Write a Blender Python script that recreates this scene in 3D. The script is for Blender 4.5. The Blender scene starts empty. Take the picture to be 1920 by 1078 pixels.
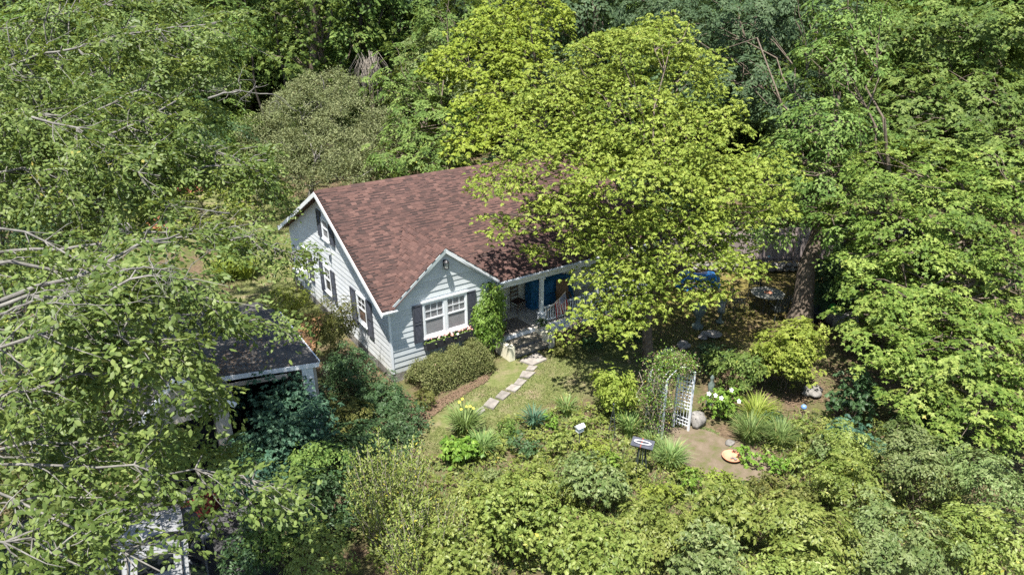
import bpy, math, random
import numpy as np
from mathutils import Vector, Matrix

# ------------------------------------------------------------------ camera, world, sun, exposure
scene = bpy.context.scene
COL = scene.collection
CAM = np.array([-8.021, -19.199, 12.250])
YAW, PITCH, ROLL, FPX = map(float, (33.867, 23.2715, -0.2788, 1295.8))
_y, _p, _r = math.radians(YAW), math.radians(PITCH), math.radians(ROLL)
FW = np.array([math.sin(_y)*math.cos(_p), math.cos(_y)*math.cos(_p), -math.sin(_p)])
_rt = np.array([math.cos(_y), -math.sin(_y), 0.0])
_up = np.cross(_rt, FW)
RT = _rt*math.cos(_r) + _up*math.sin(_r)
UP = np.cross(RT, FW)
cam_data = bpy.data.cameras.new('camera')
cam = bpy.data.objects.new('camera', cam_data)
COL.objects.link(cam)
cam_data.sensor_width = 36.0
cam_data.lens = 36.0*FPX/1920.0
cam_data.clip_start = 0.2
cam_data.clip_end = 2000
m = Matrix((( RT[0], UP[0], -FW[0], CAM[0]), (RT[1], UP[1], -FW[1], CAM[1]), (RT[2], UP[2], -FW[2], CAM[2]), (0, 0, 0, 1)))
cam.matrix_world = m
scene.camera = cam

SUN_DIR = Vector((-0.29, -0.22, 1.03)).normalized()
world = bpy.data.worlds.new('World')
scene.world = world
world.use_nodes = True
wn = world.node_tree
wn.nodes.clear()
sky = wn.nodes.new('ShaderNodeTexSky')
sky.sky_type = 'NISHITA'
sky.sun_disc = False
sky.sun_elevation = math.asin(SUN_DIR.z)
sky.sun_rotation = math.atan2(SUN_DIR.x, SUN_DIR.y)
sky.air_density = 1.0
sky.dust_density = 1.0
bg = wn.nodes.new('ShaderNodeBackground')
bg.inputs['Strength'].default_value = 0.085
wo = wn.nodes.new('ShaderNodeOutputWorld')
wn.links.new(sky.outputs[0], bg.inputs[0])
wn.links.new(bg.outputs[0], wo.inputs[0])

sd = bpy.data.lights.new('sun', 'SUN')
sd.energy = 5.0
sd.angle = math.radians(0.5)
sd.color = (1.0, 0.955, 0.88)
sun = bpy.data.objects.new('sun', sd)
sun.rotation_euler = SUN_DIR.to_track_quat('Z', 'Y').to_euler()
sun.location = (0, 0, 60)
COL.objects.link(sun)

scene.view_settings.view_transform = 'Standard'
scene.view_settings.look = 'None'
scene.view_settings.exposure = 1.24
scene.view_settings.gamma = 1.0
scene.view_settings.use_curve_mapping = False
scene.render.engine = 'CYCLES'
cy = scene.cycles
cy.max_bounces = 7
cy.diffuse_bounces = 4
cy.glossy_bounces = 2
cy.transmission_bounces = 4
cy.transparent_max_bounces = 4
cy.sample_clamp_indirect = 4.0
cy.use_denoising = False

rng = np.random.default_rng(11)
random.seed(5)

def W(u, v, d):
    return CAM + (FW + RT*(u-960)/FPX - UP*(v-539)/FPX)*d
def at(u, v, z=0.0):
    dr = FW + RT*(u-960)/FPX - UP*(v-539)/FPX
    return CAM + dr*((z-CAM[2])/dr[2])

# ------------------------------------------------------------------ object helpers
def put(o, label=None, cat=None, group=None, kind=None, parent=None):
    if parent is not None: o.parent = parent
    if label: o['label'] = label
    if cat: o['category'] = cat
    if group: o['group'] = group
    if kind: o['kind'] = kind
    return o
def empty(name, loc=(0, 0, 0), rz=0.0, **k):
    o = bpy.data.objects.new(name, None)
    o.location = loc; o.rotation_euler = (0, 0, rz)
    o.empty_display_size = 0.3
    COL.objects.link(o)
    return put(o, **k)
def link(name, me, **k):
    o = bpy.data.objects.new(name, me)
    COL.objects.link(o)
    return put(o, **k)
def copy_tree(o, parent=None):
    c = o.copy(); COL.objects.link(c); c.parent = parent
    for ch in list(o.children):
        copy_tree(ch, c)
    return c

def np_mesh(name, V, F, mats, smooth=False, tint=None, fmat=None):
    """F: (n,3) or (n,4) int array"""
    me = bpy.data.meshes.new(name)
    V = np.ascontiguousarray(V, dtype=np.float32); F = np.ascontiguousarray(F, dtype=np.int32)
    n, k = F.shape
    me.vertices.add(len(V)); me.vertices.foreach_set('co', V.ravel())
    me.loops.add(n*k); me.loops.foreach_set('vertex_index', F.ravel())
    me.polygons.add(n)
    me.polygons.foreach_set('loop_start', np.arange(0, n*k, k, dtype=np.int32))
    me.polygons.foreach_set('loop_total', np.full(n, k, dtype=np.int32))
    if smooth: me.polygons.foreach_set('use_smooth', np.ones(n, dtype=bool))
    if fmat is not None: me.polygons.foreach_set('material_index', np.asarray(fmat, dtype=np.int32))
    for m_ in (mats if isinstance(mats, (list, tuple)) else [mats]): me.materials.append(m_)
    if tint is not None:
        a = me.attributes.new('tint', 'FLOAT', 'POINT')
        a.data.foreach_set('value', np.ascontiguousarray(tint, dtype=np.float32))
    me.update(calc_edges=True)
    return me

class MB:
    def __init__(s): s.v = []; s.f = []; s.mi = []; s.sm = []; s.m = 0
    def add(s, vs, fs, smooth=False):
        b = len(s.v); s.v += [tuple(map(float, q)) for q in vs]
        for f in fs: s.f.append(tuple(b+i for i in f)); s.mi.append(s.m); s.sm.append(smooth)
        return s
    def box(s, x0, x1, y0, y1, z0, z1):
        return s.add([(x0,y0,z0),(x1,y0,z0),(x1,y1,z0),(x0,y1,z0),(x0,y0,z1),(x1,y0,z1),(x1,y1,z1),(x0,y1,z1)],
                     [(0,3,2,1),(4,5,6,7),(0,1,5,4),(1,2,6,5),(2,3,7,6),(3,0,4,7)])
    def hexa(s, p):   # 8 points: bottom 4 then top 4
        return s.add(p, [(0,3,2,1),(4,5,6,7),(0,1,5,4),(1,2,6,5),(2,3,7,6),(3,0,4,7)])
    def slab(s, quad, t):   # quad extruded by t along its normal
        q = [Vector(a) for a in quad]
        n = (q[1]-q[0]).cross(q[3]-q[0]).normalized()*t
        return s.hexa([a for a in q]+[a+n for a in q])
    def bar(s, a, b, w, h=None, up=(0, 0, 1)):
        h = h or w
        a = Vector(a); b = Vector(b); d = (b-a).normalized(); u = Vector(up)
        x = d.cross(u)
        if x.length < 1e-4: x = d.cross(Vector((1, 0, 0)))
        x.normalize(); y = x.cross(d).normalized()
        P = []
        for c in (a, b):
            for sx, sy in ((-1,-1),(1,-1),(1,1),(-1,1)): P.append(c + x*sx*w/2 + y*sy*h/2)
        return s.add(P, [(0,1,2,3),(7,6,5,4),(0,4,5,1),(1,5,6,2),(2,6,7,3),(3,7,4,0)])
    def tube(s, pts, rad, n=8, cap=True, closed=False):
        pts = [Vector(p) for p in pts]; k = len(pts)
        if not hasattr(rad, '__len__'): rad = [rad]*k
        rings = []; prev = None
        for i, p in enumerate(pts):
            if closed: d = pts[(i+1) % k]-pts[i-1]
            else: d = pts[min(i+1, k-1)]-pts[max(i-1, 0)]
            if d.length < 1e-9: d = Vector((0, 0, 1))
            d.normalize()
            if prev is None:
                x = d.cross(Vector((0, 0, 1)))
                if x.length < .05: x = d.cross(Vector((1, 0, 0)))
            else: x = prev - d*prev.dot(d)
            x.normalize(); prev = x; y = d.cross(x)
            rings.append([p+(x*math.cos(2*math.pi*j/n)+y*math.sin(2*math.pi*j/n))*rad[i] for j in range(n)])
        V = [q for r_ in rings for q in r_]; F = []
        for i in range(k if closed else k-1):
            for j in range(n):
                a = i*n+j; b = i*n+(j+1) % n; i2 = (i+1) % k
                F.append((a, b, i2*n+(j+1) % n, i2*n+j))
        s.add(V, F, True)
        if cap and not closed:
            s.add(rings[0], [tuple(reversed(range(n)))]); s.add(rings[-1], [tuple(range(n))])
        return s
    def lathe(s, c, prof, n=20, sx=1.0, sy=1.0, ax=None):
        c = Vector(c); V = []
        for r_, z in prof:
            for j in range(n):
                t = 2*math.pi*j/n
                V.append(Vector((r_*math.cos(t)*sx, r_*math.sin(t)*sy, z)))
        if ax is not None: V = [ax @ q for q in V]
        V = [q+c for q in V]
        F = [(i*n+j, i*n+(j+1) % n, (i+1)*n+(j+1) % n, (i+1)*n+j) for i in range(len(prof)-1) for j in range(n)]
        s.add(V, F, True)
        s.add(V[:n], [tuple(reversed(range(n)))]); s.add(V[-n:], [tuple(range(n))])
        return s
    def blob(s, c, r, seed=0, amp=.18, n=10, k=14, flat=0.0):
        rr = random.Random(seed); ph = [(rr.uniform(0, 6.28), rr.uniform(1, 3.5), Vector((rr.gauss(0,1), rr.gauss(0,1), rr.gauss(0,1))).normalized()) for _ in range(6)]
        V = []
        for i in range(n+1):
            th = math.pi*i/n
            for j in range(k):
                f = 2*math.pi*j/k
                d = Vector((math.sin(th)*math.cos(f), math.sin(th)*math.sin(f), math.cos(th)))
                q = 1+sum(amp/2.2*math.sin(a+w*2*d.dot(x_)) for a, w, x_ in ph)
                V.append((c[0]+d.x*q*r[0], c[1]+d.y*q*r[1], c[2]+max(d.z*q, -1+flat)*r[2]))
        F = [(i*k+j, (i+1)*k+j, (i+1)*k+(j+1) % k, i*k+(j+1) % k) for i in range(n) for j in range(k)]
        return s.add(V, F, True)
    def mesh(s, name, mats):
        me = bpy.data.meshes.new(name)
        me.from_pydata(s.v, [], s.f)
        for m_ in (mats if isinstance(mats, (list, tuple)) else [mats]): me.materials.append(m_)
        me.polygons.foreach_set('material_index', s.mi); me.polygons.foreach_set('use_smooth', s.sm)
        me.update()
        return me
    def build(s, name, mats, **k): return link(name, s.mesh(name, mats), **k)

# ------------------------------------------------------------------ materials
def newmat(name):
    m_ = bpy.data.materials.new(name); m_.use_nodes = True
    nt = m_.node_tree; nt.nodes.clear()
    out = nt.nodes.new('ShaderNodeOutputMaterial')
    return m_, nt, out
def nd(nt, t, **k):
    n = nt.nodes.new(t)
    for a, b in k.items():
        if a in n.inputs.keys(): n.inputs[a].default_value = b
        else: setattr(n, a, b)
    return n
def ramp(nt, fac, stops):
    r = nt.nodes.new('ShaderNodeValToRGB')
    el = r.color_ramp.elements
    while len(el) < len(stops): el.new(0.5)
    for e, (p_, c_) in zip(el, stops): e.position = p_; e.color = (*c_, 1)
    nt.links.new(fac, r.inputs[0])
    return r.outputs[0]
def noise(nt, scale, detail=4, rough=.6, coord='Object', vec=None, dist=0.0):
    if vec is None:
        tc = nt.nodes.new('ShaderNodeTexCoord'); vec = tc.outputs[coord]
    n = nt.nodes.new('ShaderNodeTexNoise')
    n.inputs['Scale'].default_value = scale; n.inputs['Detail'].default_value = detail
    n.inputs['Roughness'].default_value = rough; n.inputs['Distortion'].default_value = dist
    nt.links.new(vec, n.inputs['Vector'])
    return n.outputs['Fac']
def mixc(nt, fac, a, b, blend='MIX'):
    n = nt.nodes.new('ShaderNodeMix'); n.data_type = 'RGBA'; n.blend_type = blend
    for sock, val in ((n.inputs[0], fac), (n.inputs[6], a), (n.inputs[7], b)):
        if isinstance(val, (int, float)): sock.default_value = val
        elif isinstance(val, tuple): sock.default_value = (*val, 1)
        else: nt.links.new(val, sock)
    return n.outputs[2]
def math_(nt, op, a, b=None):
    n = nt.nodes.new('ShaderNodeMath'); n.operation = op
    for i, v in enumerate((a, b)):
        if v is None: continue
        if isinstance(v, (int, float)): n.inputs[i].default_value = v
        else: nt.links.new(v, n.inputs[i])
    return n.outputs[0]
def surf(name, c1, c2=None, scale=6, rough=.7, spec=.3, bump=.0, bscale=None, coord='Object', metal=0.0, c3=None, obj_var=0.0, world_noise=False):
    m_, nt, out = newmat(name)
    b = nt.nodes.new('ShaderNodeBsdfPrincipled')
    b.inputs['Roughness'].default_value = rough; b.inputs['Specular IOR Level'].default_value = spec; b.inputs['Metallic'].default_value = metal
    vec = None
    if world_noise:
        g = nt.nodes.new('ShaderNodeNewGeometry'); vec = g.outputs['Position']
    if c2 is not None:
        f = noise(nt, scale, 5, .65, coord, vec)
        st = [(.32, c1), (.68, c2)] if c3 is None else [(.3, c1), (.5, c2), (.72, c3)]
        col = ramp(nt, f, st)
    else:
        rgb = nt.nodes.new('ShaderNodeRGB'); rgb.outputs[0].default_value = (*c1, 1); col = rgb.outputs[0]
    if obj_var > 0:
        oi = nt.nodes.new('ShaderNodeObjectInfo')
        hv = nt.nodes.new('ShaderNodeHueSaturation')
        nt.links.new(col, hv.inputs['Color'])
        v = math_(nt, 'MULTIPLY_ADD', oi.outputs['Random'], obj_var*2)
        v.node.inputs[2].default_value = 1-obj_var
        nt.links.new(v, hv.inputs['Value'])
        col = hv.outputs[0]
    nt.links.new(col, b.inputs['Base Color'])
    if bump > 0:
        f2 = noise(nt, bscale or scale*4, 6, .7, coord, vec)
        bp = nt.nodes.new('ShaderNodeBump'); bp.inputs['Strength'].default_value = bump; bp.inputs['Distance'].default_value = .02
        nt.links.new(f2, bp.inputs['Height']); nt.links.new(bp.outputs[0], b.inputs['Normal'])
    nt.links.new(b.outputs[0], out.inputs[0])
    return m_

def leafmat(name, dark, mid, light, rare=None, trans=.32, rough=.5, spec=.3, var=.12):
    spec = spec*.6; rough = min(.8, rough+.06)
    m_, nt, out = newmat(name)
    at_ = nt.nodes.new('ShaderNodeAttribute'); at_.attribute_name = 'tint'
    st = [(.0, dark), (.45, mid), (.9, light)]
    if rare: st += [(.955, light), (.985, rare)]
    col = ramp(nt, at_.outputs['Fac'], st)
    oi = nt.nodes.new('ShaderNodeObjectInfo')
    g = nt.nodes.new('ShaderNodeNewGeometry')
    big = noise(nt, .45, 2, .5, vec=g.outputs['Position'])
    v = math_(nt, 'ADD', math_(nt, 'MULTIPLY', big, .45), math_(nt, 'MULTIPLY', oi.outputs['Random'], var*2))
    v = math_(nt, 'ADD', v, .78-var)
    hv = nt.nodes.new('ShaderNodeHueSaturation')
    nt.links.new(v, hv.inputs['Value']); nt.links.new(col, hv.inputs['Color'])
    hh = math_(nt, 'ADD', math_(nt, 'MULTIPLY', oi.outputs['Random'], var*.12), .5-var*.06)
    nt.links.new(hh, hv.inputs['Hue'])
    col = hv.outputs[0]
    b = nt.nodes.new('ShaderNodeBsdfPrincipled')
    b.inputs['Roughness'].default_value = rough; b.inputs['Specular IOR Level'].default_value = spec
    nt.links.new(col, b.inputs['Base Color'])
    t = nt.nodes.new('ShaderNodeBsdfTranslucent')
    tc = mixc(nt, .35, col, (light[0]*1.7, light[1]*1.5, light[2]*.6))
    nt.links.new(tc, t.inputs['Color'])
    mx = nt.nodes.new('ShaderNodeMixShader'); mx.inputs[0].default_value = trans
    nt.links.new(b.outputs[0], mx.inputs[1]); nt.links.new(t.outputs[0], mx.inputs[2])
    nt.links.new(mx.outputs[0], out.inputs[0])
    return m_

M = {}
M['white'] = surf('white_paint', (.62,.65,.68), (.76,.78,.80), 1.6, .55, .3, .15, 30, world_noise=True, obj_var=.05)
M['siding'] = surf('white_siding', (.60,.64,.68), (.74,.77,.80), .9, .6, .25, .25, 60, world_noise=True, obj_var=.06)
M['trim'] = surf('white_trim', (.66,.70,.73), (.8,.82,.84), 2, .5, .3, world_noise=True)
M['sage'] = surf('grey_green_trim', (.36,.42,.43), (.46,.52,.53), 2, .55, .3, world_noise=True)
M['cream'] = surf('cream_wall', (.72,.68,.52), (.82,.78,.62), 2, .6, .3, .1, world_noise=True)
M['navy'] = surf('dark_shutter', (.045,.05,.065), (.075,.08,.1), 5, .5, .35)
M['black'] = surf('black_paint', (.02,.02,.024), (.035,.035,.04), 8, .45, .4)
M['iron'] = surf('dark_iron', (.035,.045,.045), (.07,.08,.075), 9, .5, .4)
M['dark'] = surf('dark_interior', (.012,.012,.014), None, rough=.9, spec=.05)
M['glass'] = surf('window_glass', (.055,.05,.055), (.10,.095,.10), .9, .08, .6, world_noise=True)
M['screen'] = surf('screened_glass', (.17,.17,.18), (.25,.25,.26), 1.5, .55, .3, world_noise=True)
M['lampglass'] = surf('lamp_glass', (.45,.47,.45), None, rough=.1, spec=.6)
M['porchfloor'] = surf('porch_floor_paint', (.52,.48,.43), (.64,.60,.54), 5, .6, .3, .1, world_noise=True)
M['mat'] = surf('doormat', (.20,.17,.15), (.27,.24,.21), 60, .95, .1, .4)
M['oldwood'] = surf('weathered_wood', (.16,.14,.12), (.30,.27,.23), 5, .8, .2, .5, 40, obj_var=.15)
M['stepwood'] = surf('step_wood', (.20,.18,.14), (.34,.31,.25), 4, .8, .2, .4, 50, obj_var=.1)
M['fence'] = surf('fence_wood', (.22,.18,.17), (.38,.32,.31), 3, .85, .15, .4, 40, obj_var=.22)
M['chairwood'] = surf('brown_chair_wood', (.10,.07,.05), (.17,.12,.085), 8, .6, .3)
M['darkseat'] = surf('dark_woven_seat', (.06,.035,.03), (.10,.06,.05), 40, .8, .2, .5)
M['orangewood'] = surf('tan_wood', (.20,.11,.05), (.28,.16,.08), 5, .6, .3)
M['tarp'] = surf('blue_tarp', (.008,.10,.30), (.02,.20,.50), 5, .35, .5, .5, 9)
M['tarpdark'] = surf('dark_blue_cover', (.012,.075,.17), (.025,.15,.28), 4, .6, .3, .6, 12)
M['stone'] = surf('grey_stone', (.12,.115,.105), (.29,.275,.255), 5, .85, .2, .7, 22, obj_var=.2)
M['slab'] = surf('paving_stone', (.16,.148,.135), (.29,.265,.24), 3.5, .85, .2, .6, 40, obj_var=.16)
M['terracotta'] = surf('terracotta', (.46,.20,.12), (.58,.28,.18), 6, .8, .2, .2)
M['red'] = surf('red_plastic', (.10,.025,.02), (.14,.03,.025), 4, .55, .3)
M['bark'] = surf('brown_bark', (.075,.058,.045), (.19,.155,.12), 7, .9, .15, .8, 25)
M['greybark'] = surf('grey_bark', (.09,.085,.075), (.24,.23,.205), 6, .8, .2, .5, 25)
M['darkbark'] = surf('dark_bark', (.035,.03,.026), (.09,.075,.06), 6, .9, .15, .8, 20)
M['twig'] = surf('pale_twig', (.30,.25,.19), (.45,.40,.33), 6, .8, .2)
M['asphroof'] = surf('worn_black_roofing', (.05,.052,.06), (.10,.095,.09), 2.2, .9, .15, .5, 80, c3=(.16,.145,.125), world_noise=True)
M['tan'] = surf('tan_garage_wall', (.34,.30,.25), (.46,.42,.36), 2, .75, .2, .2, world_noise=True)
M['carpaint'] = surf('silver_car_paint', (.24,.245,.25), (.28,.285,.29), 3, .35, .5, metal=.1)
M['carglass'] = surf('car_glass', (.01,.012,.015), None, rough=.05, spec=.7)
M['rubber'] = surf('rubber', (.02,.02,.02), None, rough=.85, spec=.2)
M['chrome'] = surf('lamp_lens', (.10,.105,.11), None, rough=.3, spec=.4)
M['green'] = surf('green_plastic', (.03,.26,.035), (.05,.34,.05), 4, .4, .4)
M['blueball'] = surf('pale_blue_glass', (.16,.28,.55), None, rough=.15, spec=.7)
M['teal'] = surf('pale_teal_paint', (.12,.42,.50), (.2,.5,.56), 6, .6, .3)
M['bronze'] = surf('verdigris_metal', (.08,.11,.095), (.17,.21,.18), 9, .6, .4)
M['tabletop'] = surf('mottled_table_top', (.16,.17,.15), (.30,.29,.25), 14, .6, .3)
M['petal_w'] = surf('white_petal', (.8,.8,.78), None, rough=.6)
M['petal_y'] = surf('yellow_petal', (.85,.68,.08), None, rough=.6)
M['petal_p'] = surf('pink_petal', (.62,.22,.20), (.75,.45,.40), 30, .6)
M['plasticgrey'] = surf('pale_grey_plastic', (.5,.5,.52), None, rough=.4)
M['orange'] = surf('orange_red_band', (.3,.07,.03), None, rough=.5)
M['litter'] = surf('dead_leaf', (.09,.06,.04), (.20,.14,.095), 20, .9, .1, world_noise=True)

# shingles: brown-red with per-tab colour
def shinglemat():
    m_, nt, out = newmat('red_brown_shingle')
    g = nt.nodes.new('ShaderNodeNewGeometry'); oi = nt.nodes.new('ShaderNodeObjectInfo')
    r = math_(nt, 'FRACT', math_(nt, 'ADD', g.outputs['Random Per Island'], oi.outputs['Random']))
    col = ramp(nt, r, [(0, (.050,.033,.030)), (.2, (.072,.043,.038)), (.6, (.090,.052,.045)), (.85, (.106,.060,.051)), (1, (.122,.071,.060))])
    f = noise(nt, 60, 3, .8, vec=g.outputs['Position'])
    col = mixc(nt, .3, col, ramp(nt, f, [(.3, (.1,.1,.1)), (.7, (.85,.85,.85))]), 'OVERLAY')
    f3 = noise(nt, .5, 4, .6, vec=g.outputs['Position'])
    col = mixc(nt, .22, col, ramp(nt, f3, [(.3, (.25,.25,.25)), (.7, (.8,.8,.8))]), 'OVERLAY')
    b = nt.nodes.new('ShaderNodeBsdfPrincipled'); b.inputs['Roughness'].default_value = .9; b.inputs['Specular IOR Level'].default_value = .2
    nt.links.new(col, b.inputs['Base Color'])
    bp = nt.nodes.new('ShaderNodeBump'); bp.inputs['Strength'].default_value = .5; bp.inputs['Distance'].default_value = .006
    nt.links.new(f, bp.inputs['Height']); nt.links.new(bp.outputs[0], b.inputs['Normal'])
    nt.links.new(b.outputs[0], out.inputs[0])
    return m_
M['shingle'] = shinglemat()
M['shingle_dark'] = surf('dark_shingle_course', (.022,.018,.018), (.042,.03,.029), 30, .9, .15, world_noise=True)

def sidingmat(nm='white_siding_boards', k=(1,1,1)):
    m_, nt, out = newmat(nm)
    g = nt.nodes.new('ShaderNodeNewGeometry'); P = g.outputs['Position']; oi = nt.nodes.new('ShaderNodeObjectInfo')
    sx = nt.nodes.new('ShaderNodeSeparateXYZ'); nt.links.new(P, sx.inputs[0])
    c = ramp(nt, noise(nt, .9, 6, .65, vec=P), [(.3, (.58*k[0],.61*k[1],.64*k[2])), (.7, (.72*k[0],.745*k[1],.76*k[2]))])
    low = math_(nt, 'SUBTRACT', 1.0, math_(nt, 'MULTIPLY', sx.outputs['Z'], 1.1)); low.node.use_clamp = True
    st = math_(nt, 'MULTIPLY', low, ramp(nt, noise(nt, 3.2, 5, .7, vec=P), [(.42, (0,0,0)), (.62, (1,1,1))]))
    c = mixc(nt, math_(nt, 'MULTIPLY', st, .75), c, (.33,.32,.20))
    chip = ramp(nt, noise(nt, 7.5, 5, .8, vec=P, dist=.6), [(.655, (0,0,0)), (.68, (1,1,1))])
    c = mixc(nt, math_(nt, 'MULTIPLY', chip, .5), c, (.30,.27,.23))
    hv = nt.nodes.new('ShaderNodeHueSaturation'); nt.links.new(c, hv.inputs['Color'])
    v = math_(nt, 'MULTIPLY_ADD', oi.outputs['Random'], .14); v.node.inputs[2].default_value = .92; nt.links.new(v, hv.inputs['Value'])
    b = nt.nodes.new('ShaderNodeBsdfPrincipled'); b.inputs['Roughness'].default_value = .6; b.inputs['Specular IOR Level'].default_value = .25
    nt.links.new(hv.outputs[0], b.inputs['Base Color'])
    bp = nt.nodes.new('ShaderNodeBump'); bp.inputs['Strength'].default_value = .25; bp.inputs['Distance'].default_value = .01
    nt.links.new(noise(nt, 50, 4, .7, vec=P), bp.inputs['Height']); nt.links.new(bp.outputs[0], b.inputs['Normal'])
    nt.links.new(b.outputs[0], out.inputs[0]); return m_
M['siding'] = sidingmat()
M['siding_front_shaded'] = sidingmat('white_front_boards_shaded', (.79,.815,.81))  # same white siding; the front wall's weaker sunlight is put into this darker colour

# foliage colours
M['L_yellow'] = leafmat('yellow_green_leaves', (.07,.12,.018), (.19,.245,.036), (.30,.345,.072), (.40,.36,.10), .3)
M['L_yellow2'] = leafmat('bright_yellow_green_leaves', (.10,.17,.02), (.22,.30,.035), (.33,.41,.07), None, .32)
M['L_green'] = leafmat('mid_green_leaves', (.035,.075,.015), (.10,.165,.035), (.20,.27,.07), (.34,.33,.06), .28)
M['L_maple'] = leafmat('maple_leaves', (.045,.09,.015), (.125,.195,.035), (.28,.345,.085), (.46,.40,.10), .3)
M['L_forest'] = leafmat('woodland_leaves', (.03,.065,.012), (.095,.155,.03), (.19,.255,.06), None, .28, var=.3)
M['L_dark'] = leafmat('dark_green_leaves', (.025,.055,.022), (.05,.095,.035), (.09,.15,.06), None, .22, .4, .4)
M['L_teal'] = leafmat('blue_green_leaves', (.02,.06,.04), (.05,.115,.07), (.11,.20,.12), None, .2, .45, .35)
M['L_blue'] = leafmat('bluish_oak_leaves', (.035,.07,.035), (.065,.115,.05), (.12,.18,.085), None, .25, var=.2)
M['L_grey'] = leafmat('grey_green_needles', (.09,.115,.045), (.17,.195,.09), (.27,.29,.15), (.26,.20,.13), .2, .8, .1, .05)
M['L_beech'] = leafmat('pale_green_leaves', (.045,.085,.02), (.11,.165,.04), (.22,.28,.08), (.42,.36,.09), .34, .42, .45, .08)
M['L_olive'] = leafmat('olive_leaves', (.06,.075,.02), (.115,.13,.035), (.19,.19,.055), (.30,.19,.05), .3)
M['L_box'] = leafmat('boxwood_leaves', (.07,.09,.03), (.14,.16,.055), (.22,.22,.10), (.32,.20,.15), .2, .5, .3)
M['L_rose'] = leafmat('glossy_vine_leaves', (.06,.12,.02), (.13,.22,.035), (.24,.34,.08), (.40,.30,.06), .28, .3, .55)
M['L_laurel'] = leafmat('laurel_leaves', (.085,.135,.025), (.175,.225,.05), (.28,.32,.09), (.42,.38,.06), .32, .38, .45)
M['L_grey2'] = leafmat('grey_green_leaves', (.065,.11,.03), (.135,.185,.06), (.235,.28,.115), (.44,.42,.20), .26, .42, .4)
M['L_hosta'] = leafmat('broad_green_leaves', (.07,.14,.02), (.14,.24,.035), (.24,.35,.06), None, .3, .4, .4)
M['L_lime'] = leafmat('lime_leaves', (.09,.14,.02), (.20,.26,.04), (.31,.36,.08), None, .32)
M['L_iris'] = leafmat('sword_leaves', (.08,.14,.04), (.15,.23,.07), (.24,.33,.12), (.40,.38,.14), .3)
M['L_pink'] = leafmat('red_pink_leaves', (.26,.10,.06), (.42,.17,.11), (.55,.28,.20), None, .35)
M['L_bare'] = leafmat('brown_vine', (.08,.065,.045), (.16,.125,.085), (.24,.19,.13), (.2,.26,.05), .15)
M['L_grass'] = leafmat('lawn_blades', (.07,.10,.03), (.135,.165,.05), (.24,.25,.10), (.34,.30,.17), .28)

# ------------------------------------------------------------------ foliage engine
def nrm(a): return a/np.maximum(np.linalg.norm(a, axis=-1, keepdims=True), 1e-9)
SHAPES = {
    'diamond': (np.array([[0,0,0],[.45,.5,-.1],[1,0,-.12],[.45,-.5,-.1]]), np.array([[0,1,2],[0,2,3]])),
    'oval': (np.array([[0,0,0],[.28,.44,-.10],[.7,.36,-.14],[1,0,-.2],[.7,-.36,-.14],[.28,-.44,-.10]]), np.array([[0,1,2],[0,2,3],[0,3,4],[0,4,5]])),
    'maple': (np.array([[0,0,0],[.42,.72,-.12],[.48,.24,.0],[1,0,-.14],[.48,-.24,.0],[.42,-.72,-.12]]), np.array([[0,1,2],[0,2,3],[0,3,4],[0,4,5]])),
    'blade': (np.array([[0,.5,0],[0,-.5,0],[.55,-.4,.0],[.55,.4,.0],[1,0,-.22]]), np.array([[0,1,2],[0,2,3],[3,2,4]])),
    'tri': (np.array([[0,.5,0],[0,-.5,0],[1,0,-.1]]), np.array([[0,1,2]])),
}
class Leaves:
    def __init__(s): s.p = []; s.d = []; s.n = []; s.l = []; s.w = []; s.t = []
    def add(s, p, d, n, l, w, t):
        k = len(p)
        s.p.append(p); s.d.append(nrm(d)); s.n.append(n); s.l.append(np.broadcast_to(l, k)); s.w.append(np.broadcast_to(w, k)); s.t.append(t)
    def arrays(s):
        return [np.concatenate(a) for a in (s.p, s.d, s.n, s.l, s.w, s.t)]
    def count(s): return sum(len(a) for a in s.p)
    def mesh(s, name, mat, shape='diamond', sel=None, origin=None):
        p, d, n, l, w, t = s.arrays()
        if sel is not None: p, d, n, l, w, t = [a[sel] for a in (p, d, n, l, w, t)]
        if origin is not None: p = p-np.asarray(origin)
        sd_ = nrm(np.cross(n, d)); nn = np.cross(d, sd_)
        T, F = SHAPES[shape]; k = len(T)
        V = (p[:, None, :] + d[:, None, :]*(T[None, :, 0:1]*l[:, None, None]) + sd_[:, None, :]*(T[None, :, 1:2]*w[:, None, None])
             + nn[:, None, :]*(T[None, :, 2:3]*l[:, None, None]))
        FF = (F[None] + (np.arange(len(p))*k)[:, None, None]).reshape(-1, 3)
        return np_mesh(name, V.reshape(-1, 3), FF, mat, tint=np.repeat(t, k))

def frames(n, hint):
    a = nrm(hint - n*np.sum(hint*n, -1, keepdims=True))
    return a, np.cross(n, a)

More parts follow.
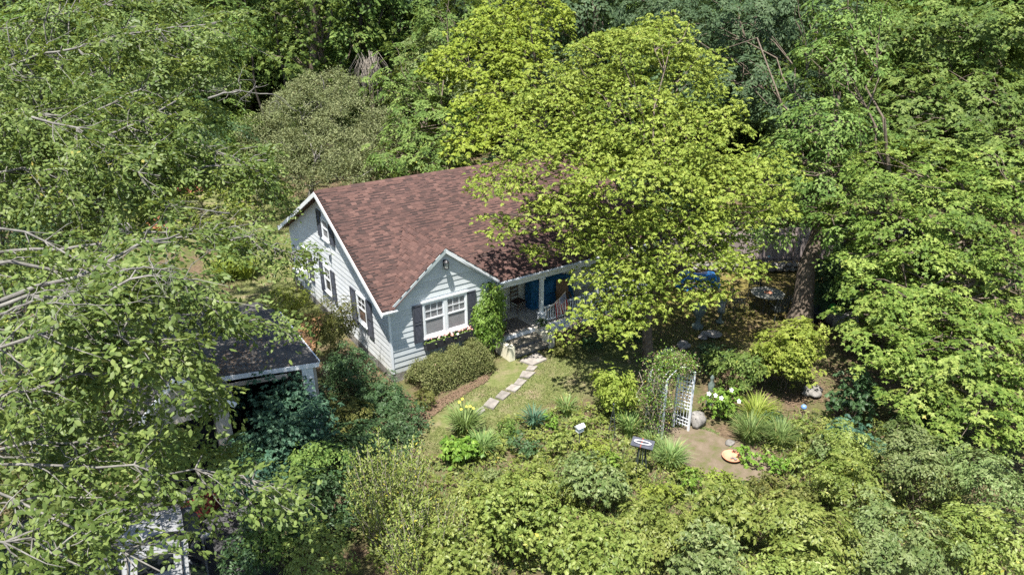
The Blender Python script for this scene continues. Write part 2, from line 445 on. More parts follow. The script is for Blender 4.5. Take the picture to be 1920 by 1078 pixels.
def fill_sprays(L, base, direc, normal, style, leaf, R, count, spread_tint=.5, droop=.35, wr=.45, jit=.35):
    """base (N,3) spray points; style decides how leaves sit on each spray"""
    N = len(base)
    if N == 0: return
    n = nrm(normal); a, b = frames(n, direc + rng.normal(0, .05, (N, 3)))
    st = rng.random(N)
    idx = np.repeat(np.arange(N), count); K = len(idx)
    Rr = R*(.7+.6*rng.random(N))[idx]
    if style == 'fan':       # leaves in two ranks along a few twigs of a flat fan
        tw = rng.integers(0, 5, K); ang = (tw-2)*.42 + rng.normal(0, .07, K)
        s_ = rng.random(K)**.8; side = np.where(rng.random(K) < .5, 1, -1)
        dk = a[idx]*np.cos(ang)[:, None] + b[idx]*np.sin(ang)[:, None]
        pos = base[idx] + dk*(s_*Rr)[:, None] - np.array([0, 0, 1.])*(droop*Rr*s_**2)[:, None]
        la = ang + side*rng.uniform(.5, 1.1, K)
        d = a[idx]*np.cos(la)[:, None] + b[idx]*np.sin(la)[:, None] - np.array([0, 0, 1.])*(droop*.8*s_)[:, None]
        nn = n[idx] + rng.normal(0, jit, (K, 3))
    elif style == 'rosette':  # whorls of drooping leaves at twig tips
        per = 8; nt_ = max(1, count//per)
        tipa = rng.uniform(0, 6.283, (N, nt_)); tipr = np.sqrt(rng.random((N, nt_)))
        ti = rng.integers(0, nt_, K)
        ta = tipa[idx, ti]; tr = tipr[idx, ti]
        o = a[idx]*np.cos(ta)[:, None] + b[idx]*np.sin(ta)[:, None]
        pos = base[idx] + o*(tr*Rr)[:, None] - np.array([0, 0, 1.])*(droop*Rr*tr**2)[:, None] + n[idx]*(rng.normal(0, .12, (N, nt_))[idx, ti]*Rr)[:, None]
        la = rng.uniform(0, 6.283, K)
        d = a[idx]*np.cos(la)[:, None] + b[idx]*np.sin(la)[:, None] + o*.35 - np.array([0, 0, 1.])*(.25+.5*rng.random(K))[:, None]
        nn = n[idx] + rng.normal(0, jit, (K, 3))
    elif style == 'cloud':
        off = rng.normal(0, .5, (K, 3))*Rr[:, None]
        off -= n[idx]*(np.sum(off*n[idx], -1)*.45)[:, None]
        pos = base[idx] + off
        d = n[idx]*.5 + rng.normal(0, .7, (K, 3)); nn = n[idx]*.7 + rng.normal(0, .7, (K, 3))
    elif style == 'grass':
        off = rng.normal(0, .4, (K, 3))*Rr[:, None]; off[:, 2] = 0
        pos = base[idx] + off
        an = rng.uniform(0, 6.283, K); le = rng.uniform(.05, .7, K)
        d = np.stack([np.cos(an)*le, np.sin(an)*le, np.ones(K)], -1); nn = np.stack([np.cos(an), np.sin(an), -le], -1)*-1
        nn = nn + rng.normal(0, .2, (K, 3))
    l = leaf*rng.uniform(.7, 1.25, K)
    t = np.clip(st[idx]*spread_tint + rng.random(K)*(1-spread_tint) , 0, 1)
    L.add(pos, d, nn, l, l*wr*rng.uniform(.85, 1.15, K), t)

def lobe_points(c, r, n, up=.6, low=-.35, inner=.22, bumps=9, rough=.3):
    """spray positions over a bumpy ellipsoid, with directions and normals"""
    c = np.asarray(c, float); r = np.asarray(r, float)
    d = nrm(rng.normal(0, 1, (int(n*1.6)+8, 3)))
    d = d[(d[:, 2] > low) | (rng.random(len(d)) < .25)][:n]
    bd = nrm(rng.normal(0, 1, (bumps, 3)) + np.array([0, 0, .3]))
    bump = np.max(np.exp(-((1-d @ bd.T)/.16)), axis=1)
    rad = (1-rough) + rough*1.25*bump - np.abs(rng.normal(0, .07, len(d)))
    deep = rng.random(len(d)) < inner
    rad[deep] *= rng.uniform(.35, .85, deep.sum())
    p = c + d*rad[:, None]*r
    out = nrm(d/r)
    nn = nrm(out*(1-up) + np.array([0, 0, 1.])*up + rng.normal(0, .16, d.shape))
    hd = nrm(out*np.array([1, 1, .35]) + rng.normal(0, .3, d.shape))
    return p, hd, nn

def curve(a, b, n=6, sag=.12, wig=.05):
    a = np.asarray(a, float); b = np.asarray(b, float); t = np.linspace(0, 1, n)[:, None]
    ln = np.linalg.norm(b-a)
    P = a+(b-a)*t + np.array([0, 0, 1.])*(np.sin(t*math.pi)*sag*ln)
    w = rng.normal(0, wig*ln, (n, 3))*np.sin(t*math.pi)
    return P+w

def limbs_mb(mb, root, top, r0, lobes_c, sprays, twigs=8, sides=7, limb_r=.35, twig_r=.02, fork=(.35, .95), twig_reach=1.0):
    """trunk tube from root to top, limb to each lobe, twigs to some sprays"""
    tr = curve(root, top, 9, 0.0, .012)
    H = len(tr)
    mb_t, mb_b = mb
    mb_t.tube([tuple(p) for p in tr], [r0*(1.35 if i == 0 else 1)*(1-.86*i/(H-1)) for i in range(H)], 10)
    for c, sp in zip(lobes_c, sprays):
        c = np.asarray(c)
        z = min(max((c[2]-root[2])*.62+root[2], root[2]+(top[2]-root[2])*fork[0]), root[2]+(top[2]-root[2])*fork[1])
        k = (z-root[2])/(top[2]-root[2]); st = tr[0]+(tr[-1]-tr[0])*k
        i0 = int(round(k*(H-1))); st = tr[i0]
        lim = curve(st, c, 7, .08, .04); rr = r0*limb_r*(1-.5*k)
        mb_b.tube([tuple(p) for p in lim], [rr*(1-.7*i/6) for i in range(7)], sides-1, cap=False)
        if len(sp):
            for q in sp[rng.integers(0, len(sp), twigs)]:
                j = rng.integers(3, 7); e = lim[j]+(q-lim[j])*twig_reach
                cu = curve(lim[j], e, 4, .06, .05)
                mb_b.tube([tuple(p) for p in cu], [max(rr*.28, twig_r*1.4), twig_r*1.2, twig_r, twig_r*.5], 3, cap=False)

def tree(name, label, root, r0, lobes, mat, bark='bark', style='fan', shape='diamond', leaf=.15, R=.6, per=40, dens=1.5,
         up=.6, droop=.35, wr=.45, topz=None, twigs=7, cat='tree', group=None, inner=.22, low=-.35, jit=.35, rough=.3, crown='crown', limb_r=.35, trunk_name='trunk', fork=(.35,.95), twig_r=.02, leafobj=None, root_top=None):
    """lobes: list of (center(3), rx, rz)"""
    root = np.asarray(root, float)
    L = Leaves(); cs = []; sps = []
    for lb in lobes:
        c, rx, rz = np.asarray(lb[0], float), lb[1], lb[2]
        area = 4*math.pi*((2*(rx*rz)**1.6+(rx*rx)**1.6)/3)**(1/1.6)
        n = max(6, int(area*dens))
        p, hd, nn = lobe_points(c, (rx, rx, rz), n, up, low, inner, rough=rough)
        p[:, 2] = np.maximum(p[:, 2], .08)
        fill_sprays(L, p, hd, nn, style, leaf, R, per, droop=droop, wr=wr, jit=jit)
        cs.append(c); sps.append(p)
    o = empty(name, tuple(root), label=label, cat=cat, group=group)
    org = root
    me = L.mesh(crown, M[mat], shape, origin=org)
    cr = link(crown, me, kind='stuff', parent=o)
    zt = topz if topz else max(c[2] for c in cs)*.9
    cm = np.mean(np.array(cs), axis=0)
    top = root_top if root_top is not None else (root[0]*.45+cm[0]*.55, root[1]*.45+cm[1]*.55, zt)
    t_, b_ = MB(), MB()
    limbs_mb((t_, b_), root*0, np.asarray(top)-org, r0, [c-org for c in cs], [s-org for s in sps], twigs, limb_r=limb_r, twig_r=twig_r, fork=fork)
    t_.build(trunk_name, M[bark], parent=o)
    if b_.v: b_.build('branches', M[bark], parent=o)
    return o, L

def bush(name, label, u, v, zc, rx, rz, mat, style='fan', shape='diamond', leaf=.1, R=.3, per=26, dens=7, up=.45, droop=.25, wr=.5, ry=None,
         bark='bark', cat='shrub', group=None, inner=.2, stems=7, jit=.5, low=-.6, rough=.28, world=None, nl=4, crown='foliage', sr=.018, stem_out=False):
    c = np.asarray(world if world is not None else at(u, v, zc), float)
    base = np.array([c[0], c[1], 0.0])
    L = Leaves(); sp_all = []
    # several overlapping lobes make an uneven outline
    for k in range(nl):
        if k == 0: cc = c; r1, r2 = rx*.72, rz*.78
        else:
            an = rng.uniform(0, 6.283); cc = c+np.array([math.cos(an)*rx*rng.uniform(.4,.68), math.sin(an)*rx*rng.uniform(.4,.68), rng.uniform(-.3, .42)*rz]); r1, r2 = rx*rng.uniform(.34, .58), rz*rng.uniform(.36, .68)
        n = max(6, int(2*math.pi*(r1*r1+r1*r2)*dens*(1 if k == 0 else .8)))
        p, hd, nn = lobe_points(cc, (r1, r1 if ry is None else ry*r1/rx, r2), n, up, low, inner, rough=rough)
        p[:, 2] = np.maximum(p[:, 2], .05)
        fill_sprays(L, p, hd, nn, style, leaf, R, per, droop=droop, wr=wr, jit=jit)
        sp_all.append(p)
    o = empty(name, tuple(base), label=label, cat=cat, group=group)
    link(crown, L.mesh(crown, M[mat], shape, origin=base), kind='stuff', parent=o)
    sp = np.concatenate(sp_all)
    mb = MB()
    for _ in range(stems):
        q = sp[rng.integers(0, len(sp))]-base
        s0 = np.array([rng.normal(0, rx*.12), rng.normal(0, rx*.12), 0])
        k = 1.12 if stem_out else .92
        cu = curve(s0, q*k, 5, .05, .05)
        mb.tube([tuple(x) for x in cu], [sr, sr*.8, sr*.6, sr*.45, sr*.25], 4, cap=False)
    if mb.v: mb.build('stems', M[bark], parent=o, kind='stuff')
    return o

# ------------------------------------------------------------------ ground and setting
def seg_dist(px, py, poly):
    """signed distance (negative inside) to polygon, vectorised"""
    poly = np.asarray(poly)[:, :2]; n = len(poly)
    dmin = np.full(px.shape, 1e9); inside = np.zeros(px.shape, bool)
    for i in range(n):
        a = poly[i]; b = poly[(i+1) % n]; ex, ey = b-a
        t = np.clip(((px-a[0])*ex+(py-a[1])*ey)/(ex*ex+ey*ey+1e-9), 0, 1)
        dmin = np.minimum(dmin, np.hypot(px-(a[0]+t*ex), py-(a[1]+t*ey)))
        cnd = (a[1] > py) != (b[1] > py)
        xi = (b[0]-a[0])*(py-a[1])/((b[1]-a[1]) if abs(b[1]-a[1]) > 1e-9 else 1e-9)+a[0]
        inside ^= cnd & (px < xi)
    return np.where(inside, -dmin, dmin)
def poly_px(l): return [tuple(at(u, v)[:2]) for u, v in l]
Z_LAWN = poly_px([(790,850),(800,800),(820,770),(905,705),(1000,655),(1110,630),(1270,560),(1400,560),(1500,620),(1560,660),(1330,700),(1200,700),(1110,720),(1095,745),(1000,770),(920,800),(850,850)])
Z_SOIL = poly_px([(1230,835),(1265,790),(1330,800),(1400,830),(1470,880),(1400,910),(1250,870)])
Z_MOSS = poly_px([(1220,500),(1420,495),(1600,520),(1560,640),(1300,660),(1180,600)])
Z_DRIVE = [(-13,-18),(-6.3,-18),(-6.0,-6),(-3.0,-1.0),(-13,-1)]
Z_DRY = poly_px([(480,370),(600,370),(700,560),(620,640),(400,640),(440,520),(470,430)])
Z_COVER = poly_px([(120,300),(500,310),(480,400),(440,450),(90,470)])
def axis_lines(lo, hi, a, b, fine, grow=1.35):
    l = list(np.arange(a, b+1e-6, fine)); st = fine; x = a
    while x > lo: st *= grow; x -= st; l.insert(0, x)
    st = fine; x = b
    while x < hi: st *= grow; x += st; l.append(x)
    return np.array(l)
gx = axis_lines(-500, 600, -16, 26, .24); gy = axis_lines(-500, 900, -18, 30, .24)
GX, GY = np.meshgrid(gx, gy, indexing='ij')
def gnoise(x, y, s, seed=0):
    r_ = np.random.default_rng(seed); o = 0
    for k in range(5):
        a = r_.uniform(0, 6.283); f = s*(1.7**k); o = o+math.pow(.65, k)*np.sin((x*math.cos(a)+y*math.sin(a))*f+r_.uniform(0, 6.28))*np.sin((x*math.sin(a)-y*math.cos(a))*f*.9+r_.uniform(0, 6.28))
    return o
def wgt(poly, soft=.35, seed=1):
    d = seg_dist(GX, GY, poly) + .25*gnoise(GX, GY, 1.3, seed)
    return np.clip(.5-d/soft/2, 0, 1)
near = (np.abs(GX-5) < 40) & (np.abs(GY-5) < 40)
GZ = .03*gnoise(GX, GY, .5, 3)*np.clip((np.hypot(GX-5, GY+1)-9)/8, 0, 1) + .012*gnoise(GX, GY, 2.2, 4)
GZ = GZ-.03
col = np.zeros(GX.shape+(4,), np.float32); col[..., 3] = 1
wl = np.where(near, np.maximum(wgt(Z_LAWN), wgt(Z_DRY, .6, 5)), 0)
ws = np.where(near, wgt(Z_SOIL, .3, 2), 0); wm = np.where(near, wgt(Z_MOSS, .8, 7)*.9, 0); wd = np.where(near, wgt(Z_DRIVE, .12, 8), 0); wc = np.where(near, wgt(Z_COVER, .8, 9), 0)
col[..., 0] = np.clip(np.maximum(wl, wc), 0, 1); col[..., 1] = wm; col[..., 2] = wd
ni, nj = GX.shape
V = np.stack([GX, GY, GZ], -1).reshape(-1, 3)
I = (np.arange(ni-1)[:, None]*nj+np.arange(nj-1)[None, :]).reshape(-1)
F = np.stack([I, I+nj, I+nj+1, I+1], -1)
def groundmat():
    m_, nt, out = newmat('ground_mix')
    g = nt.nodes.new('ShaderNodeNewGeometry'); P = g.outputs['Position']
    vc = nt.nodes.new('ShaderNodeVertexColor'); vc.layer_name = 'zone'
    sp = nt.nodes.new('ShaderNodeSeparateColor'); nt.links.new(vc.outputs[0], sp.inputs[0])
    n1 = noise(nt, 1.1, 6, .65, vec=P); n2 = noise(nt, 9, 5, .75, vec=P); n3 = noise(nt, 45, 3, .7, vec=P)
    litter = ramp(nt, n2, [(.3, (.055,.042,.028)), (.5, (.12,.085,.055)), (.7, (.20,.15,.10))])
    litter = mixc(nt, ramp(nt, n1, [(.42, (0,0,0)), (.62, (.7,.7,.7))]), litter, (.07,.10,.025))
    litter = mixc(nt, .6, litter, ramp(nt, n3, [(.3, (.12,.12,.12)), (.7, (.9,.9,.9))]), 'OVERLAY')
    grass = ramp(nt, n2, [(.25, (.08,.105,.03)), (.5, (.125,.145,.05)), (.75, (.20,.19,.09))])
    grass = mixc(nt, ramp(nt, n1, [(.50, (0,0,0)), (.68, (.85,.85,.85))]), grass, (.25,.195,.135))
    grass = mixc(nt, .4, grass, ramp(nt, n3, [(.3, (.15,.15,.15)), (.7, (.85,.85,.85))]), 'OVERLAY')
    moss = ramp(nt, n1, [(.3, (.08,.085,.02)), (.5, (.16,.135,.04)), (.7, (.16,.12,.075))])
    asph = ramp(nt, n2, [(.3, (.055,.055,.06)), (.7, (.10,.098,.10))])
    asph = mixc(nt, .5, asph, ramp(nt, n3, [(.35, (.2,.2,.2)), (.7, (.8,.8,.8))]), 'OVERLAY')
    c = mixc(nt, sp.outputs[0], litter, grass)
    c = mixc(nt, sp.outputs[1], c, moss)
    c = mixc(nt, sp.outputs[2], c, asph)
    b = nt.nodes.new('ShaderNodeBsdfPrincipled'); b.inputs['Roughness'].default_value = .95; b.inputs['Specular IOR Level'].default_value = .1
    nt.links.new(c, b.inputs['Base Color'])
    bp = nt.nodes.new('ShaderNodeBump'); bp.inputs['Strength'].default_value = .8; bp.inputs['Distance'].default_value = .03
    nt.links.new(n3, bp.inputs['Height']); nt.links.new(bp.outputs[0], b.inputs['Normal'])
    nt.links.new(b.outputs[0], out.inputs[0])
    return m_
me = np_mesh('ground', V, F, groundmat(), smooth=True)
ca = me.color_attributes.new('zone', 'FLOAT_COLOR', 'POINT')
ca.data.foreach_set('color', col.reshape(-1))
ground = link('ground', me, kind='structure')
def soilmat():
    return surf('bare_soil', (.085,.10,.03), (.145,.115,.08), 2.2, .95, .1, .9, 30, c3=(.20,.16,.12), world_noise=True)
# bare soil path patch as its own thin sheet
sb = MB(); pts_ = poly_px([(1228,838),(1248,800),(1300,800),(1345,815),(1400,832),(1462,872),(1440,905),(1380,900),(1300,880),(1250,868)])
pts2 = []
for i in range(len(pts_)):
    a, b = np.array(pts_[i]), np.array(pts_[(i+1) % len(pts_)])
    for t in (0, .33, .66): q = a+(b-a)*t; pts2.append(q+rng.normal(0, .06, 2))
cx_, cy_ = np.mean(pts2, axis=0)
sb.add([(cx_, cy_, .03)]+[(q[0], q[1], .012) for q in pts2], [(0, i+1, (i+1) % len(pts2)+1) for i in range(len(pts2))], True)
sb.build('soil_path', soilmat(), kind='structure')

# lawn blades, leaf litter, ground cover (stuff)
def scatter_poly(poly, n, margin=.05):
    P = np.array(poly)[:, :2]; lo = P.min(0); hi = P.max(0); out = []
    tot = 0
    while tot < n:
        q = rng.uniform(lo, hi, (n*2, 2)); k = seg_dist(q[:, 0], q[:, 1], P) < -margin
        out.append(q[k]); tot += k.sum()
    q = np.concatenate(out)[:n]
    return np.concatenate([q, np.zeros((n, 1))], 1)
def blades(name, label, poly, n, h, mat, lean=.5, wr=.12, shape='tri', thin=0.0, cat='grass'):
    p = scatter_poly(poly, n)
    if thin: p = p[gnoise(p[:, 0], p[:, 1], 1.1, 12) < thin]
    K = len(p); L = Leaves(); an = rng.uniform(0, 6.28, K); le = rng.uniform(.1, lean*2, K)
    d = np.stack([np.cos(an)*le, np.sin(an)*le, np.ones(K)], -1); l = h*rng.uniform(.6, 1.3, K)
    p[:, 2] -= .02
    L.add(p, d, np.stack([np.cos(an), np.sin(an), -le], -1)*-1, l, l*wr, rng.random(K))
    return link(name, L.mesh(name, M[mat], shape), label=label, cat=cat, kind='stuff')
blades('lawn_grass', 'short worn lawn grass around the stepping stone path', Z_LAWN, 60000, .055, 'L_grass', .9, .35, thin=.55)
blades('yard_grass', 'short dry grass of the yard left of the house', Z_DRY, 26000, .07, 'L_grass', .9, .35)
# ground cover at left
p = scatter_poly(Z_COVER, 1300); L = Leaves(); p[:, 2] = rng.uniform(.1, .35, len(p))
fill_sprays(L, p, rng.normal(0, 1, p.shape), np.tile([0, 0, 1.], (len(p), 1))+rng.normal(0, .3, p.shape), 'rosette', .17, .42, 21, wr=.5)
link('ground_cover', L.mesh('ground_cover', M['L_lime'], 'diamond'), kind='stuff', label='bright lime green ground cover beyond the left yard', cat='ground cover')
Z_BED2 = poly_px([(600,720),(640,690),(720,720),(800,770),(800,860),(700,900),(560,900),(590,800)])
p = scatter_poly(Z_BED2, 700); L = Leaves(); p[:, 2] = rng.uniform(.03, .4, len(p))
fill_sprays(L, p, rng.normal(0, 1, p.shape), np.tile([0, 0, 1.], (len(p), 1))+rng.normal(0, .35, p.shape), 'fan', .085, .24, 18, wr=.5)
link('shade_cover', L.mesh('shade_cover', M['L_dark'], 'diamond'), kind='stuff', label='dark green growth covering the ground between garage and house corner', cat='ground cover')
Z_BED = poly_px([(930,800),(1010,775),(1090,750),(1120,760),(1230,790),(1240,830),(1260,870),(1330,895),(1400,905),(1460,900),(1480,870),(1400,835),(1390,790),(1450,760),(1560,780),(1700,800),(1800,860),(1860,1078),(700,1078),(640,880),(760,860),(850,860)])
p = scatter_poly(Z_BED, 2300); L = Leaves(); p[:, 2] = rng.uniform(.03, .28, len(p))
fill_sprays(L, p, rng.normal(0, 1, p.shape), np.tile([0, 0, 1.], (len(p), 1))+rng.normal(0, .35, p.shape), 'fan', .095, .22, 16, wr=.5)
link('bed_cover', L.mesh('bed_cover', M['L_laurel'], 'diamond'), kind='stuff', label='low mixed green growth between the garden perennials', cat='ground cover')
blades('bed_grass', 'loose grass and weeds growing between the perennials', Z_BED, 16000, .2, 'L_iris', .7, .08)
blades('soil_weeds', 'sparse short weeds on the soil path', Z_SOIL, 9000, .05, 'L_iris', .9, .5, thin=.35)
# leaf litter under the hedge and trees
def litter(name, label, poly, n, sz=.05):
    p = scatter_poly(poly, n); p[:, 2] = .015; L = Leaves(); an = rng.uniform(0, 6.28, n)
    L.add(p, np.stack([np.cos(an), np.sin(an), np.zeros(n)], -1), np.tile([0, 0, 1.], (n, 1))+rng.normal(0, .25, (n, 3)), sz*rng.uniform(.6, 1.4, n), sz*.6, rng.random(n))
    return link(name, L.mesh(name, M['litter'], 'diamond'), kind='stuff', label=label, cat='leaf litter')
litter('leaf_litter', 'brown dead leaves along the foot of the clipped hedge', poly_px([(740,790),(930,690),(915,715),(840,760),(790,800)]), 2600, .06)
litter('woodland_litter', 'brown leaf litter on the shaded ground by the patio', poly_px([(1150,640),(1620,470),(1700,560),(1640,680),(1560,760),(1400,760)]), 7000, .08)

# stepping stones
path = empty('garden_path', tuple(at(960, 722)), kind='structure')
c4 = lambda x, y: (700+x/3.992, 620+y/3.992)
slabs = [[(1140,295),(1200,300),(1230,268),(1165,262)], [(1093,348),(1165,357),(1215,313),(1118,303)], [(1050,402),(1110,413),(1150,372),(1085,358)],
         [(988,440),(1062,460),(1108,418),(1035,402)], [(912,500),(972,520),(1030,468),(962,448)], [(822,562),(900,588),(945,530),(875,503)], [(755,612),(800,635),(838,598),(822,568)],
         [(1095,225),(1190,262),(1300,215),(1225,160)]]
for q in slabs:
    cs = [at(*c4(*a_)) for a_ in q]; cc = np.mean(cs, axis=0)
    b = MB(); bot = [(*(c_[:2]-cc[:2]), -.06) for c_ in cs]; top_ = [(*((c_[:2]-cc[:2])*.985), .028+rng.normal(0, .004)) for c_ in cs]
    b.hexa(bot+top_)
    o = b.build('paving_slab', M['slab'], parent=path); o.location = (cc[0]-path.location.x, cc[1]-path.location.y, 0)
#==STRUCT==
# ------------------------------------------------------------------ house
house = empty('house', (0, 0, 0), label='white one and a half storey house with red brown shingle roof and front gable', cat='house')
XE0, XE1 = -.333, 12.35; YR, ZR = 5.167, 5.546; YE, ZE = -.268, 2.79; SL = (ZR-ZE)/(YR-YE); YB = YR+(YR-YE)
XG, WG, ZG = 2.122, 2.146, 4.446; SG = (ZG-ZE)/WG; OG = -.155
def zroof(y): return ZE+SL*(y-YE) if y <= YR else ZE+SL*(YB-y)
T = .13
# roof decks (the shingles lie on them)
roof = MB()
yv = YE+(ZG-ZE)/SL
fl2 = [(XE0,YE),(XG-WG,YE),(XG,yv),(XG+WG,YE),(XE1,YE),(XE1,YR),(XE0,YR)]
nf = len(fl2)
roof.add([(x, y, ZE+SL*(y-YE)-T) for x, y in fl2]+[(x, y, ZE+SL*(y-YE)-.012) for x, y in fl2]+[(XG,YR,ZR-T),(XG,YR,ZR-.012)],
    [(6,14,2,1,0),(14,5,4,3,2),(7,8,9,15,13),(9,10,11,12,15)]+[(i,(i+1) % nf,(i+1) % nf+nf,i+nf) for i in range(nf) if i != 5])
roof.hexa([(XE0,YR,ZR-T),(XE1,YR,ZR-T),(XE1,YB,ZE-T),(XE0,YB,ZE-T),(XE0,YR,ZR-.012),(XE1,YR,ZR-.012),(XE1,YB,ZE-.012),(XE0,YB,ZE-.012)])
for s in (-1, 1):
    xe = XG+s*WG
    ring = [(XG,OG,ZG-.012),(xe,OG,ZE-.012),(xe,YE+.02,ZE-.012),(XG,yv,ZG-.012)]
    lowr = [(a,b,c-.11) for a,b,c in ring]
    roof.add(ring+lowr, [(0,1,2,3),(7,6,5,4),(0,4,5,1),(1,5,6,2),(2,6,7,3),(3,7,4,0)])
roof_o = roof.build('roof', M['shingle'], parent=house)
# shingle tabs
exposure = .136; tabw = .205
tab = MB(); tab.box(-tabw/2+.003, tabw/2-.003, -.015, exposure+.02, 0, .014)
tab_me = tab.mesh('shingle', M['shingle'])
tab2 = MB(); tab2.box(-tabw/2+.003, tabw/2-.003, .062, exposure+.02, 0, .013); tab2_me = tab2.mesh('shingle_short', M['shingle'])
dk = MB()
slopeang = math.atan(SL); cs_, sn_ = math.cos(slopeang), math.sin(slopeang)
Lslope = (YR-YE)/cs_
tabs = []
rows = int(Lslope/exposure)
for r_ in range(rows+1):
    s0 = r_*exposure
    off = (r_*.137 + rng.uniform(-.02, .02)) % tabw
    ya_, za_ = YE+s0*cs_, ZE+s0*sn_
    hw_ = (ZG+.03-za_-.03)/SG if za_ < ZG else -1
    for xa_, xb_ in (((XE0+.02, XG-hw_), (XG+hw_, XE1-.02)) if hw_ > 0 else ((XE0+.02, XE1-.02),)):
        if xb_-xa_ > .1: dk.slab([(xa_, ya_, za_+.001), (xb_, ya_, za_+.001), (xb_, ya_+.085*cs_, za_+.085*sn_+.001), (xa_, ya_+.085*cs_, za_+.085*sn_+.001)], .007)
    x = XE0-tabw+off+.15
    while x < XE1:
        x += tabw
        if x < XE0+.1 or x > XE1-.1: continue
        y = YE+(s0+.07)*cs_; z = ZE+(s0+.07)*sn_
        zx = ZG-SG*abs(x-XG)
        if y < yv and zx > z+.035: continue
        tabs.append(('main', x, YE+s0*cs_, ZE+s0*sn_))
# cross gable tabs
angG = math.atan(SG); LG = WG/math.cos(angG)
for s in (-1, 1):
    for r_ in range(int(LG/exposure)+1):
        t0 = r_*exposure
        y = OG-.04+((r_*.137) % tabw)*.5
        zz = ZE+t0*math.sin(angG)
        ylim = YE+(zz+.05-ZE)/SL-.02
        while y < ylim:
            y += tabw
            if y-tabw/2 > ylim: break
            tabs.append(('l' if s < 0 else 'r', XG+s*(WG-t0*math.cos(angG)), min(y-tabw/2, ylim), zz))
def tab_matrix(kind, x, y, z):
    tilt = .045+rng.normal(0, .008)
    if kind == 'main':
        R = Matrix.Rotation(slopeang-tilt, 4, 'X'); base = Matrix.Translation((x, y, z+.004))
        return base @ R
    sgn = 1 if kind == 'l' else -1
    # local x along +-Y, local y up the slope towards the ridge
    up_ = Vector((sgn*math.cos(angG-tilt), 0, math.sin(angG-tilt))); xa = Vector((0, -sgn, 0)); n_ = xa.cross(up_)
    return Matrix(((xa.x, up_.x, n_.x, x), (xa.y, up_.y, n_.y, y), (xa.z, up_.z, n_.z, z+.004), (0, 0, 0, 1)))
mats_ = [tab_matrix(*t) for t in tabs]
near_ = sorted(range(len(tabs)), key=lambda i: (Vector(mats_[i].translation)-Vector(CAM)).length + (6 if tabs[i][1] > 6.5 else 0) + (4 if tabs[i][0] == 'r' else 0))
solo = set(near_[:298])
rest = MB()
tv = [v.co.copy() for v in tab_me.vertices]; tv2 = [v.co.copy() for v in tab2_me.vertices]; tf = [tuple(p_.vertices) for p_ in tab_me.polygons]
for i, mx in enumerate(mats_):
    short = (rng.random() < .45) if tabs[i][0] == 'main' else (rng.random() < .25)
    if i in solo:
        o = link('shingle', tab2_me if short else tab_me, parent=roof_o); o.matrix_local = mx
    else: rest.add([mx @ v for v in (tv2 if short else tv)], tf)
dk.build('under_course', M['shingle_dark'], parent=roof_o, kind='stuff')
rest.build('shingle_field', M['shingle'], parent=roof_o, kind='stuff')
n = 900; x_ = rng.uniform(XE0+.3, XE1-.2, n); s_ = rng.random(n)*Lslope; kp = rng.random(n) < np.clip((x_-2.5)/6, .06, 1); x_, s_ = x_[kp], s_[kp]; n = len(x_)
y_ = YE+s_*cs_; kp = ~((y_ < yv+.1) & ((ZG-SG*np.abs(x_-XG)) > ZE+s_*sn_-.05)); x_, s_, y_ = x_[kp], s_[kp], y_[kp]; n = len(x_)
L = Leaves(); an = rng.uniform(0, 6.28, n); L.add(np.stack([x_, y_, ZE+s_*sn_+.03], 1), np.stack([np.cos(an), np.sin(an)*cs_, np.sin(an)*sn_], 1), np.tile([0,-sn_,cs_], (n,1))+rng.normal(0,.25,(n,3)), .06*rng.uniform(.5,1.3,n), .03, rng.random(n))
link('fallen_leaves', L.mesh('fallen_leaves', M['litter']), label='scattered fallen leaves on the front slope of the house roof', cat='leaf litter', kind='stuff')
# ridge caps
def caps(a, b, n, wdt, pitch, wing):
    a = Vector(a); b = Vector(b); d = (b-a)/n; w = d.normalized(); side = w.cross(Vector((0, 0, 1))).normalized()
    for i in range(n):
        c = a+d*i; mb = MB(); lo = [c-d*.06, c+d*1.08]
        P = []
        for k, q in enumerate(lo):
            z = Vector((0, 0, .03-.016*k))
            for s in (-1, 0, 1): P.append(q+side*s*wdt+Vector((0, 0, -abs(s)*wdt*pitch))+z)
        P2 = [q-Vector((0, 0, .014)) for q in P]
        mb.add(P+P2, [(0,1,4,3),(1,2,5,4),(6,9,10,7),(7,10,11,8),(0,6,7,1),(1,7,8,2),(3,4,10,9),(4,5,11,10),(0,3,9,6),(2,8,11,5)])
        mb.build('ridge_cap', M['shingle'], parent=roof_o)
caps((XE1, YR, ZR), (XE0, YR, ZR), 46, .13, SL, 0)
caps((XG, yv+.05, ZG), (XG, OG, ZG), 16, .13, SG, 0)

# walls
ZW = 2.72
def under(y): return zroof(y)-T-.01
wl_ = MB()
pr = [(0,0,0),(0,10.3,0),(0,10.3,under(10.3)),(0,YR,under(YR)),(0,0,under(0))]
pr2 = [(.12,b,c) for a,b,c in pr]
wl_.add(pr+pr2, [(4,3,2,1,0),(5,6,7,8,9),(0,1,6,5),(1,2,7,6),(2,3,8,7),(3,4,9,8),(4,0,5,9)])
side_wall = wl_.build('side_wall', M['siding'], parent=house)
fw = MB()
zgu = lambda x: ZG-SG*abs(x-XG)-.125
pr = [(.12,0,0),(4.2,0,0),(4.2,0,zgu(4.2)),(XG,0,zgu(XG)),(.12,0,zgu(.12))]
pr2 = [(a,.12,c) for a,b,c in pr]
fw.add(pr+pr2, [(0,1,2,3,4),(9,8,7,6,5),(5,6,1,0),(6,7,2,1),(7,8,3,2),(8,9,4,3),(9,5,0,4)])
front_wall = fw.build('front_gable_wall', M['siding_front_shaded'], parent=house)
rw = MB(); rw.box(4.08, 4.2, .122, 1.9, 0, 2.66); rw.build('porch_side_wall', M['siding'], parent=house)
